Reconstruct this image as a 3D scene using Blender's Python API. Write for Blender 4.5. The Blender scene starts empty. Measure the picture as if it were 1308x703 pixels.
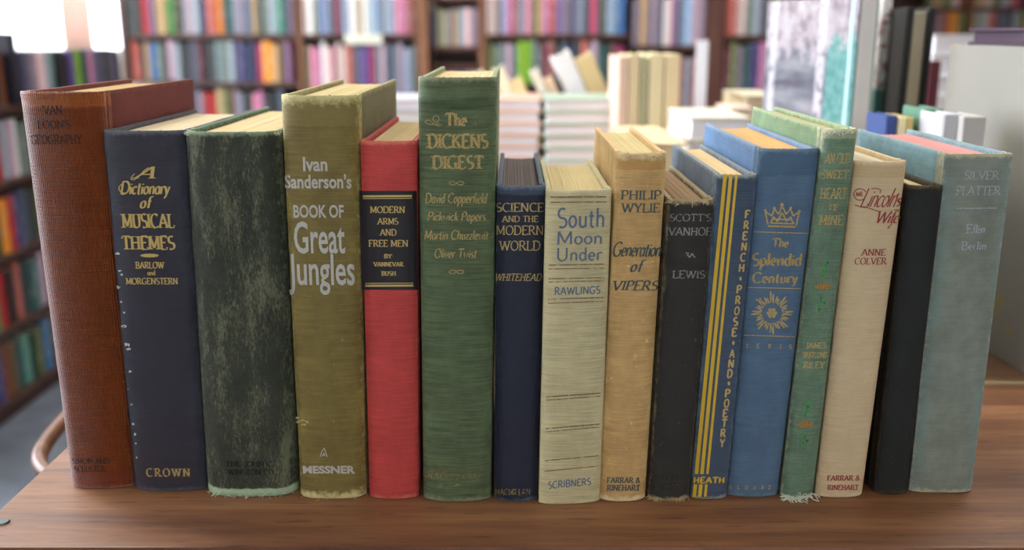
import bpy, bmesh, math, random
from math import sin, cos, tan, pi, sqrt, atan2, radians
from mathutils import Vector, Matrix, noise
random.seed(11)
S = bpy.context.scene
COL = S.collection
# ------------------------------------------------------------------ camera, world, light, exposure
TABLE_Z = 0.75
CAM_H = 0.27
CAM_Z = TABLE_Z + CAM_H
F_PX = 1228.0
PITCH = radians(14.1)
cam = bpy.data.cameras.new('camera'); cam_o = bpy.data.objects.new('camera', cam); COL.objects.link(cam_o)
cam_o.location = (0, 0, CAM_Z); cam_o.rotation_euler = (pi/2 - PITCH, 0, 0)
cam.sensor_width = 36.0; cam.lens = 36.0 * F_PX / 1308.0
cam.clip_start = 0.02; cam.clip_end = 60
cam.dof.use_dof = True; cam.dof.focus_distance = 0.548; cam.dof.aperture_fstop = 5.0; cam.dof.aperture_blades = 7
S.camera = cam_o
S.view_settings.view_transform = 'Standard'; S.view_settings.look = 'None'
S.view_settings.gamma = 1.0; S.view_settings.use_curve_mapping = False
S.view_settings.exposure = 0.16
W = bpy.data.worlds.new('overcast_sky'); S.world = W; W.use_nodes = True
bg = W.node_tree.nodes['Background']; bg.inputs[0].default_value = (0.86, 0.93, 1.0, 1); bg.inputs[1].default_value = 6.0

def area(name, loc, target, sx, sy, power, col):
    l = bpy.data.lights.new(name, 'AREA'); l.shape = 'RECTANGLE'; l.size = sx; l.size_y = sy
    l.energy = power; l.color = col
    o = bpy.data.objects.new(name, l); COL.objects.link(o); o.location = loc
    d = Vector(target) - Vector(loc); o.rotation_euler = d.to_track_quat('-Z', 'Y').to_euler()
    return o
# daylight entering by the left and back windows (each sits in the plane of a window opening)
area('daylight_left_window', (-3.12, 1.7, 1.6), (0, 1.2, 1.0), 2.9, 1.75, 135, (0.86, 0.90, 1.0))
area('daylight_back_window', (-3.0, 5.52, 1.9), (-2.0, 0, 1.0), 2.3, 1.7, 60, (0.92, 0.95, 1.0))
area('added_front_fill', (0.2, -3.4, 1.7), (0, 0.5, 0.9), 1.9, 1.2, 8, (1.0, 0.97, 0.93))  # unseen fill behind the camera, added to brighten the spines

# ------------------------------------------------------------------ helpers
def lin(c):
    return tuple(((x/255.0)/12.92 if x/255.0 <= 0.04045 else ((x/255.0+0.055)/1.055)**2.4) for x in c)
def rgba(c): return lin(c) + (1.0,)
FWD = Vector((0, cos(PITCH), -sin(PITCH))); UP = Vector((0, sin(PITCH), cos(PITCH)))
def ray(px, py):
    return Vector((1, 0, 0)) * ((px-654.0)/F_PX) + FWD - UP * ((py-351.5)/F_PX)
def P(px, py, Y):
    d = ray(px, py); return Vector((0, 0, CAM_Z)) + d * (Y / d.y)
def zat(py, Y): return P(654, py, Y).z
def xat(px, py, Y): return P(px, py, Y).x
def ground(py, z=TABLE_Z):
    d = ray(654, py); return d.y * (z - CAM_Z) / d.z

def tag(o, label=None, cat=None, group=None, kind=None):
    if label: o['label'] = label
    if cat: o['category'] = cat
    if group: o['group'] = group
    if kind: o['kind'] = kind
    return o
def empty(name, loc, label, cat, group=None):
    o = bpy.data.objects.new(name, None); COL.objects.link(o); o.location = loc
    o.empty_display_size = 0.02
    return tag(o, label, cat, group)
def link(name, me, parent=None, loc=None):
    o = bpy.data.objects.new(name, me); COL.objects.link(o)
    if parent: o.parent = parent
    if loc: o.location = loc
    return o
def mk(name, bm, mats, parent=None, loc=None, smooth=None):
    bmesh.ops.recalc_face_normals(bm, faces=bm.faces)
    me = bpy.data.meshes.new(name); bm.to_mesh(me); bm.free()
    for m in (mats if isinstance(mats, (list, tuple)) else [mats]): me.materials.append(m)
    if smooth is not None:
        me.polygons.foreach_set('use_smooth', [True]*len(me.polygons))
        me.set_sharp_from_angle(angle=radians(smooth))
    return link(name, me, parent, loc)
def box(bm, x0, x1, y0, y1, z0, z1, bev=0.0, mi=0, seg=2):
    r = bmesh.ops.create_cube(bm, size=1.0)
    vs = r['verts']
    for v in vs:
        v.co = Vector(((x0+x1)/2 + v.co.x*(x1-x0), (y0+y1)/2 + v.co.y*(y1-y0), (z0+z1)/2 + v.co.z*(z1-z0)))
    fs = set(f for v in vs for f in v.link_faces)
    for f in fs: f.material_index = mi
    if bev > 0:
        es = list(set(e for v in vs for e in v.link_edges))
        rr = bmesh.ops.bevel(bm, geom=es, offset=bev, segments=seg, affect='EDGES', profile=0.6)
        for f in rr['faces']: f.material_index = mi
def tube(bm, pts, r, n=10, closed_ends=True, flat=1.0):
    pts = [Vector(p) for p in pts]; rings = []
    for i, p in enumerate(pts):
        t = (pts[min(i+1, len(pts)-1)] - pts[max(i-1, 0)]).normalized()
        a = Vector((0, 0, 1)) if abs(t.z) < 0.9 else Vector((1, 0, 0))
        u = t.cross(a).normalized(); w = u.cross(t).normalized()
        rad = r[i] if isinstance(r, (list, tuple)) else r
        rings.append([bm.verts.new(p + u*cos(2*pi*k/n)*rad + w*sin(2*pi*k/n)*rad*flat) for k in range(n)])
    for a, b in zip(rings, rings[1:]):
        for k in range(n): bm.faces.new((a[k], a[(k+1) % n], b[(k+1) % n], b[k]))
    if closed_ends: bm.faces.new(rings[0][::-1]); bm.faces.new(rings[-1])

class N:
    "tiny node-tree writer"
    def __init__(s, name, rough=0.6, spec=0.4):
        s.m = bpy.data.materials.new(name); s.m.use_nodes = True; s.t = s.m.node_tree
        s.b = s.t.nodes['Principled BSDF']; s.out = s.t.nodes['Material Output']
        s.b.inputs['Roughness'].default_value = rough; s.b.inputs['Specular IOR Level'].default_value = spec
    def n(s, typ, **kw):
        x = s.t.nodes.new(typ)
        for k, v in kw.items(): setattr(x, k, v)
        return x
    def l(s, a, b): s.t.links.new(a, b)
    def put(s, v, sock):
        if hasattr(v, 'is_output') or isinstance(v, bpy.types.NodeSocket): s.l(v, sock)
        else: sock.default_value = v
    def math(s, op, a, b=0.0, c=0.0, clamp=False):
        x = s.n('ShaderNodeMath', operation=op, use_clamp=clamp)
        s.put(a, x.inputs[0]); s.put(b, x.inputs[1]); s.put(c, x.inputs[2]); return x.outputs[0]
    def mix(s, f, a, b, mode='MIX'):
        x = s.n('ShaderNodeMix', data_type='RGBA', blend_type=mode)
        s.put(f, x.inputs[0]); s.put(a, x.inputs[6]); s.put(b, x.inputs[7]); return x.outputs[2]
    def coord(s, which='Object', scale=(1, 1, 1)):
        tc = s.n('ShaderNodeTexCoord')
        mp = s.n('ShaderNodeMapping'); mp.inputs['Scale'].default_value = scale
        s.l(tc.outputs[which], mp.inputs['Vector']); return mp.outputs[0]
    def noise(s, vec, scale, detail=3.0, rough=0.55, dist=0.0):
        x = s.n('ShaderNodeTexNoise'); s.l(vec, x.inputs['Vector'])
        x.inputs['Scale'].default_value = scale; x.inputs['Detail'].default_value = detail
        x.inputs['Roughness'].default_value = rough; x.inputs['Distortion'].default_value = dist
        return x.outputs['Fac']
    def wave(s, vec, scale, axis='X', dist=0.0):
        x = s.n('ShaderNodeTexWave', bands_direction=axis); s.l(vec, x.inputs['Vector'])
        x.inputs['Scale'].default_value = scale; x.inputs['Distortion'].default_value = dist
        return x.outputs['Fac']
    def step(s, v, a, b, to0=0.0, to1=1.0):
        x = s.n('ShaderNodeMapRange', interpolation_type='SMOOTHSTEP'); s.put(v, x.inputs[0])
        x.inputs[1].default_value = a; x.inputs[2].default_value = b
        x.inputs[3].default_value = to0; x.inputs[4].default_value = to1; return x.outputs[0]
    def ramp(s, v, stops):
        x = s.n('ShaderNodeValToRGB'); s.put(v, x.inputs[0]); e = x.color_ramp.elements
        while len(e) < len(stops): e.new(0.5)
        for q, (p, c) in zip(e, stops): q.position = p; q.color = c
        return x.outputs[0]
    def color(s, c): s.put(c, s.b.inputs['Base Color']); return s
    def bump(s, h, strength=0.3, dist=0.0005):
        x = s.n('ShaderNodeBump'); x.inputs['Strength'].default_value = strength; x.inputs['Distance'].default_value = dist
        s.put(h, x.inputs['Height']); s.l(x.outputs[0], s.b.inputs['Normal']); return s

def plain(name, c, rough=0.6, spec=0.4, var=0.12, scale=30.0, metal=0.0):
    q = N(name, rough, spec); nz = q.noise(q.coord(), scale)
    b = rgba(c); d = tuple(x*(1-var*2) for x in b[:3]) + (1,)
    q.color(q.mix(nz, d, tuple(min(1, x*(1+var)) for x in b[:3]) + (1,))); q.b.inputs['Metallic'].default_value = metal
    return q.m

def cloth(name, c, wearc, wear=0.6, streak=0.18, scuff=0.0, scuffc=None, rough=0.78, bands=(), rib=False,
          blotch=0.18, fleck=0.0, spec=0.3, sheen=0.0, side=None, stain=None, wd=.028):
    q = N(name, rough, spec)
    tc = q.n('ShaderNodeTexCoord'); sp = q.n('ShaderNodeSeparateXYZ'); q.l(tc.outputs['UV'], sp.inputs[0])
    u, v = sp.outputs[0], sp.outputs[1]
    gm = sum(c)/3; c = tuple(v*.90 + gm*.10 for v in c); base = rgba(c)
    hor = q.step(q.noise(q.coord('Object', (38, 38, 1500)), 1.0, 3, 0.65), .28, .72)
    blo = q.step(q.noise(q.coord('Object', (1, 1, 1)), 42.0, 6, 0.68), .25, .75)
    wx = q.wave(q.coord('Object', (1, 0.2, 1)), 260.0 if rib else 420.0, 'X', 0.8)
    wz = q.wave(q.coord('Object', (1, 1, 1)), 150.0 if rib else 420.0, 'Z', 0.8)
    weave = q.math('ADD', q.math('MULTIPLY', wx, 0.7 if rib else 0.5), q.math('MULTIPLY', wz, 0.3 if rib else 0.5))
    fac = q.math('ADD', q.math('MULTIPLY', q.math('SUBTRACT', hor, 0.5), streak*3.2),
                 q.math('MULTIPLY', q.math('SUBTRACT', blo, 0.5), blotch*2.6))
    fac = q.math('ADD', fac, q.math('MULTIPLY', q.math('SUBTRACT', weave, 0.5), 0.34 if rib else 0.16))
    k = q.math('ADD', fac, 1.0)
    kc = q.n('ShaderNodeCombineXYZ'); [q.l(k, kc.inputs[i]) for i in range(3)]
    col = q.mix(1.0, base, kc.outputs[0], 'MULTIPLY')
    if side:      # faded joint colour towards the spine's two edges
        e = q.math('ABSOLUTE', q.math('SUBTRACT', q.math('MULTIPLY', u, 2.0), 1.0))
        e = q.math('ADD', e, q.math('MULTIPLY', q.math('SUBTRACT', blo, 0.5), 0.5))
        col = q.mix(q.step(e, side[1], 1.05, 0, side[2]), col, rgba(side[0]))
    for (v0, v1, bc, am) in bands:
        d = q.math('ADD', v, q.math('MULTIPLY', q.math('SUBTRACT', q.noise(q.coord('Object', (1, 1, 1)), 220.0, 3), 0.5), 0.012))
        msk = q.math('MULTIPLY', q.step(d, v0-0.004, v0+0.002), q.step(d, v1-0.002, v1+0.004, 1, 0))
        col = q.mix(q.math('MULTIPLY', msk, am), col, rgba(bc))
    if scuff > 0:
        s1 = q.noise(q.coord('Object', (900, 900, 260)), 1.0, 8, 0.9, 0.5)
        s2 = q.noise(q.coord('Object', (75, 75, 20)), 1.0, 4)
        th = q.math('ADD', s1, q.math('MULTIPLY', q.math('SUBTRACT', s2, 0.5), 0.6))
        col = q.mix(q.step(th, 0.48, 0.64, 0, scuff), col, rgba(scuffc or wearc))
    if stain:
        s3 = q.noise(q.coord('Object', (1, 1, 1)), 95.0, 5, 0.7)
        col = q.mix(q.step(s3, 0.60, 0.74, 0, stain[1]), col, rgba(stain[0]))
    if fleck > 0:
        s4 = q.noise(q.coord('Object', (1, 1, 0.6)), 420.0, 2, 0.5)
        col = q.mix(q.step(s4, 0.70, 0.78, 0, fleck), col, rgba(wearc))
    eu = q.math('ABSOLUTE', q.math('SUBTRACT', q.math('MULTIPLY', u, 2.0), 1.0))
    ev = q.math('ABSOLUTE', q.math('SUBTRACT', q.math('MULTIPLY', v, 2.0), 1.0))
    rag = q.noise(q.coord('Object', (1, 1, 1)), 260.0, 4, 0.65)
    eu2 = q.step(q.math('ADD', eu, q.math('MULTIPLY', q.math('SUBTRACT', rag, 0.5), 0.5)), 0.90, 1.10)
    ev2 = q.step(q.math('ADD', ev, q.math('MULTIPLY', q.math('SUBTRACT', rag, 0.5), wd*2.2)), 1.0-wd*1.15, 1.0-wd*.15)
    ww = q.math('MULTIPLY', q.math('MAXIMUM', q.math('MULTIPLY', eu2, 0.6), ev2), wear, clamp=True)
    col = q.mix(ww, col, rgba(wearc))
    q.color(col)
    q.b.inputs['Sheen Weight'].default_value = sheen; q.b.inputs['Sheen Roughness'].default_value = .16; q.b.inputs['Sheen Tint'].default_value = (.86, .88, 1, 1)
    q.bump(q.math('ADD', weave, q.math('MULTIPLY', hor, 0.6)), 0.9 if rib else 0.35, 0.0006 if rib else 0.0004)
    return q.m

def ink(name, c, metal=0.0, rough=0.5, worn=0.3, scale=1500.0, coverage=0.5):
    "printed or gilt lettering; worn = share rubbed away"
    q = N(name, rough, 0.5); q.b.inputs['Metallic'].default_value = metal*.3
    nz = q.noise(q.coord('Object', (1, 1, 1)), scale, 4, 0.7)
    a = rgba(c); q.color(q.mix(nz, tuple(x*0.8 for x in a[:3]) + (1,), a))
    nz2 = q.noise(q.coord('Object', (1, 1, 1)), scale*0.9 + 31, 3, 0.7)
    al = q.step(nz2, worn - 0.12, worn + 0.12, max(0.0, coverage), 1.0)
    q.l(al, q.b.inputs['Alpha'])
    return q.m

def pages(name, c, dark=0.80):
    q = N(name, 0.85, 0.2)
    a = q.noise(q.coord('Object', (2600, 14, 14)), 1.0, 2); b = q.noise(q.coord('Object', (1, 1, 1)), 24.0, 4)
    e = rgba(c); f = q.math('ADD', q.math('MULTIPLY', a, 0.65), q.math('MULTIPLY', b, 0.35))
    q.color(q.ramp(f, [(0.22, tuple(x*dark for x in e[:3]) + (1,)), (0.62, e)])); q.bump(a, 0.2, 0.0003)
    return q.m

def wood(name, dark, mid, light, rough=0.35, axis='X', scale=1.0, spec=0.5):
    q = N(name, rough, spec)
    sc = {'X': (0.9, 14, 14), 'Y': (14, 0.9, 14), 'Z': (14, 14, 0.9)}[axis]
    sc = tuple(x*scale for x in sc)
    big = q.noise(q.coord('Object', sc), 1.3, 5, 0.6, 1.6)
    fine = q.noise(q.coord('Object', tuple(x*9 for x in sc)), 1.6, 3, 0.6)
    pore = q.noise(q.coord('Object', tuple(x*(22 if x > scale else 40) for x in sc)), 1.0, 2)
    f = q.math('ADD', q.math('MULTIPLY', big, 0.72), q.math('MULTIPLY', fine, 0.28))
    col = q.ramp(f, [(0.32, rgba(dark)), (0.5, rgba(mid)), (0.66, rgba(light))])
    col = q.mix(q.step(pore, 0.60, 0.70, 0, 0.45), col, rgba(tuple(x*0.45 for x in dark)))
    q.color(col); q.bump(fine, 0.15, 0.0006)
    rr = q.math('ADD', q.math('MULTIPLY', q.noise(q.coord(), 16.0, 4), 0.22), rough-0.11); q.l(rr, q.b.inputs['Roughness'])
    return q.m

# ------------------------------------------------------------------ stroke lettering
def arc(cx, cy, rx, ry, a0, a1, n=10):
    return [(cx + rx*cos(radians(a0 + (a1-a0)*i/n)), cy + ry*sin(radians(a0 + (a1-a0)*i/n))) for i in range(n+1)]
def L(*a): return [(a[i], a[i+1]) for i in range(0, len(a), 2)]
X = 0.60
GL = {
 'A': (.86, [L(.04,0,.43,1), L(.43,1,.82,0), L(.19,.34,.67,.34)], [(.04,0),(.82,0)]),
 'B': (.72, [L(.12,0,.12,1), [(.12,1)]+arc(.36,.76,.24,.24,90,-90)+[(.12,.52)], [(.12,.52)]+arc(.38,.26,.28,.26,90,-90)+[(.12,0)]], [(.10,0),(.10,1)]),
 'C': (.80, [arc(.46,.5,.40,.5,48,312,18)], []),
 'D': (.84, [L(.12,0,.12,1), [(.12,1)]+arc(.36,.5,.42,.5,90,-90,14)+[(.12,0)]], [(.10,0),(.10,1)]),
 'E': (.68, [L(.12,0,.12,1), L(.12,1,.58,1,.60,.86), L(.12,.52,.50,.52), L(.12,0,.60,0,.63,.16)], [(.10,0),(.10,1)]),
 'F': (.64, [L(.12,0,.12,1), L(.12,1,.58,1,.60,.86), L(.12,.52,.48,.52)], [(.12,0),(.10,1)]),
 'G': (.86, [arc(.46,.5,.40,.5,48,310,18)+[(.74,.42)], L(.56,.42,.84,.42)], []),
 'H': (.84, [L(.12,0,.12,1), L(.70,0,.70,1), L(.12,.52,.70,.52)], [(.12,0),(.12,1),(.70,0),(.70,1)]),
 'I': (.28, [L(.14,0,.14,1)], [(.14,0),(.14,1)]),
 'J': (.44, [L(.28,1,.28,.1)+arc(.12,.02,.16,.16,0,-120,6)], [(.28,1)]),
 'K': (.80, [L(.12,0,.12,1), L(.12,.42,.66,1), L(.30,.60,.74,0)], [(.12,0),(.12,1),(.74,0),(.66,1)]),
 'L': (.64, [L(.12,0,.12,1), L(.12,0,.58,0,.61,.18)], [(.10,0),(.12,1)]),
 'M': (1.0, [L(.12,0,.14,1), L(.14,1,.50,.12), L(.50,.12,.86,1), L(.86,1,.88,0)], [(.12,0),(.12,1),(.88,0),(.88,1)]),
 'N': (.88, [L(.12,0,.12,1), L(.12,1,.74,0), L(.74,0,.74,1)], [(.12,0),(.12,1),(.74,1)]),
 'O': (.90, [arc(.45,.5,.39,.5,90,450,24)], []),
 'P': (.68, [L(.12,0,.12,1), [(.12,1)]+arc(.34,.74,.28,.26,90,-90)+[(.12,.48)]], [(.12,0),(.10,1)]),
 'R': (.78, [L(.12,0,.12,1), [(.12,1)]+arc(.34,.75,.26,.25,90,-90)+[(.12,.50)], L(.34,.50,.74,0)], [(.12,0),(.10,1),(.74,0)]),
 'S': (.60, [arc(.31,.745,.23,.255,50,270,10)+arc(.31,.25,.25,.25,90,-130,10)], []),
 'T': (.76, [L(.38,0,.38,1), L(.05,.84,.07,1,.69,1,.71,.84)], [(.38,0)]),
 'U': (.82, [L(.12,1,.12,.36)+arc(.40,.32,.28,.32,180,360,10)+L(.68,.36,.68,1)], [(.12,1),(.68,1)]),
 'V': (.82, [L(.04,1,.41,0), L(.41,0,.78,1)], [(.04,1),(.78,1)]),
 'W': (1.14, [L(.04,1,.32,0), L(.32,0,.57,.9), L(.57,.9,.82,0), L(.82,0,1.10,1)], [(.04,1),(1.10,1),(.57,.95)]),
 'Y': (.78, [L(.04,1,.39,.48), L(.39,.48,.74,1), L(.39,.48,.39,0)], [(.39,0),(.04,1),(.74,1)]),
 'a': (.52, [arc(.25,.30,.19,.29,40,320,12), L(.44,X,.44,.08,.50,0)], []),
 'b': (.54, [L(.10,1,.10,.05), arc(.29,.30,.19,.29,140,-140,12)], []),
 'c': (.46, [arc(.26,.30,.20,.29,45,315,12)], []),
 'd': (.54, [arc(.25,.30,.19,.29,40,320,12), L(.44,1,.44,.08,.50,0)], []),
 'e': (.48, [L(.07,.32,.43,.32)+arc(.25,.30,.19,.29,5,310,14)], []),
 'f': (.36, [arc(.34,.82,.16,.16,60,180,6)+L(.18,.8,.18,0), L(.04,.58,.34,.58)], []),
 'g': (.52, [arc(.25,.30,.19,.29,40,320,12), L(.44,X,.44,-.12)+arc(.25,-.14,.19,.20,0,-150,8)], []),
 'h': (.54, [L(.10,0,.10,1), arc(.27,.38,.17,.21,160,0,8)+[(.44,0)]], []),
 'i': (.22, [L(.11,0,.11,.57), L(.11,.74,.11,.82)], []),
 'k': (.50, [L(.10,0,.10,1), L(.10,.22,.42,.58), L(.20,.34,.46,0)], []),
 'l': (.22, [L(.11,0,.11,1)], []),
 'm': (.82, [L(.10,0,.10,.59), arc(.25,.40,.15,.19,160,0,8)+[(.40,0)], arc(.56,.40,.15,.19,165,0,8)+[(.71,0)]], []),
 'n': (.54, [L(.10,0,.10,.59), arc(.27,.38,.17,.21,160,0,8)+[(.44,0)]], []),
 'o': (.52, [arc(.26,.30,.20,.29,90,450,16)], []),
 'p': (.54, [L(.10,.58,.10,-.36), arc(.29,.30,.19,.29,140,-140,12)], []),
 'r': (.38, [L(.10,0,.10,.59), arc(.26,.40,.16,.19,165,40,6)], []),
 's': (.42, [arc(.22,.445,.14,.145,50,270,8)+arc(.22,.15,.15,.15,90,-130,8)], []),
 't': (.36, [L(.16,.84,.16,.12)+arc(.27,.12,.11,.12,180,300,5), L(.03,.58,.32,.58)], []),
 'u': (.54, [L(.10,.59,.10,.2)+arc(.27,.20,.17,.20,180,330,8), L(.44,.59,.44,0)], []),
 'v': (.46, [L(.04,.59,.23,0,.42,.59)], []),
 'w': (.70, [L(.04,.59,.20,0,.35,.5,.50,0,.66,.59)], []),
 'y': (.48, [L(.04,.59,.25,.02), L(.44,.59,.20,-.22,.06,-.34)], []),
 'z': (.44, [L(.05,.58,.39,.58,.05,0,.39,0)], []),
 '&': (.84, [L(.80,.0,.26,.68)+arc(.38,.80,.16,.19,200,-20,8)+L(.52,.72,.14,.38)+arc(.30,.22,.22,.22,140,300,8)+L(.50,.12,.74,.46)], []),
 '.': (.22, [L(.08,.05,.16,.05)], []), "'": (.20, [L(.11,1,.08,.76)], []),
 '·': (.30, [L(.11,.5,.21,.5)], []), ' ': (.34, [], []),
}
def stroke_text(txt, thick=.15, thin=.06, serif=True, italic=0.0, track=0.0, pen=18):
    quads = []; x = 0.0
    for ch in txt:
        adv, sts, srf = GL[ch]
        for st in sts:
            n = len(st); off = []
            for i in range(n):
                a, b = st[max(i-1, 0)], st[min(i+1, n-1)]
                dx, dy = b[0]-a[0], b[1]-a[1]; ln = sqrt(dx*dx+dy*dy) or 1
                th = atan2(dy, dx); hw = 0.5*(thin + (thick-thin)*abs(sin(th - radians(pen))))
                off.append((-dy/ln*hw, dx/ln*hw))
            for i in range(n-1):
                (ax, ay), (bx, by) = st[i], st[i+1]; (ox, oy), (px_, py_) = off[i], off[i+1]
                quads.append([(x+ax+ox, ay+oy), (x+ax-ox, ay-oy), (x+bx-px_, by-py_), (x+bx+px_, by+py_)])
        if serif:
            for (sx, sy) in srf:
                h = thick*1.35; t = max(thin, .08); s = 1 if sy < .5 else -1
                quads.append([(x+sx-h, sy), (x+sx+h, sy), (x+sx+h*.55, sy+s*t), (x+sx-h*.55, sy+s*t)])
        x += adv + track
    if italic: quads = [[(a + b*italic, b) for a, b in qd] for qd in quads]
    return quads
_bf = {}
def font_text(txt, bold=0.0, space=1.0):
    cu = bpy.data.curves.new('t', 'FONT'); cu.body = txt; cu.offset = bold; cu.resolution_u = 3; cu.space_character = space
    o = bpy.data.objects.new('t', cu); COL.objects.link(o)
    dg = bpy.context.evaluated_depsgraph_get(); dg.update()
    me = bpy.data.meshes.new_from_object(o.evaluated_get(dg))
    out = [[(me.vertices[i].co.x, me.vertices[i].co.y) for i in p.vertices] for p in me.polygons]
    bpy.data.objects.remove(o); bpy.data.curves.remove(cu); bpy.data.meshes.remove(me)
    return [[(x, y/0.729) for x, y in p] for p in out]
# ------------------------------------------------------------------ the row of old books
GILT = ink('gilt_bright', (208, 180, 108), 0.35, 0.42, 0.30, coverage=0.45)
GILT_DULL = ink('gilt_dull', (194, 170, 108), 0.25, 0.5, 0.40, coverage=0.25)
GILT_FAINT = ink('gilt_faint', (158, 140, 88), 0.15, 0.6, 0.52, coverage=0.2)
GILT_RUB = ink('gilt_rubbed', (190, 164, 102), 0.2, 0.6, 0.44, coverage=0.4)
BLIND = ink('blind_stamp', (38, 30, 28), 0.0, 0.7, 0.40, coverage=0.5)
BLIND_D = ink('blind_stamp_dark', (20, 24, 22), 0.0, 0.7, 0.45, coverage=0.2)
BLIND_L = ink('blind_rule', (62, 64, 62), 0.0, 0.7, 0.5, coverage=0.1)
SILVER = ink('silver_foil', (196, 194, 186), 0.2, 0.45, 0.34, coverage=0.35)
BLUE_INK = ink('blue_ink', (92, 112, 138), 0.0, 0.6, 0.30, coverage=0.55)
BROWN_RULE = ink('brown_rule', (126, 98, 66), 0.0, 0.7, 0.46, 500, coverage=0.2)
TEAL_INK = ink('teal_ink', (66, 84, 82), 0.0, 0.6, 0.33, coverage=0.45)
PALE_FOIL = ink('pale_foil', (150, 148, 142), 0.1, 0.5, 0.42, coverage=0.15)
YELLOW = ink('yellow_foil', (222, 184, 44), 0.1, 0.45, 0.26, coverage=0.6)
ROSE = ink('rose_print', (176, 128, 60), 0.15, 0.5, 0.42, coverage=0.5)
LEAF = ink('leaf_print', (70, 152, 78), 0.0, 0.6, 0.46, 400, coverage=0.45)
RED_INK = ink('red_ink', (150, 56, 56), 0.0, 0.6, 0.30, coverage=0.5)
RED_PALE = ink('pale_red_ink', (170, 96, 86), 0.0, 0.6, 0.4, coverage=0.3)
WHITE_FOIL = ink('white_foil', (176, 178, 184), 0.1, 0.5, 0.42, coverage=0.2)
CHIP = ink('chipped_paper', (206, 210, 208), 0.0, 0.8, 0.25, coverage=1.0)
CHIP_Y = ink('chipped_buff', (196, 184, 128), 0.0, 0.8, 0.22, coverage=0.6)
THREAD = plain('frayed_thread', (214, 218, 198), 0.9)
THREAD_B = plain('frayed_buff_thread', (196, 176, 132), 0.9)
HEADBAND = plain('headband_cloth', (190, 180, 150), 0.9)

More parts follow.
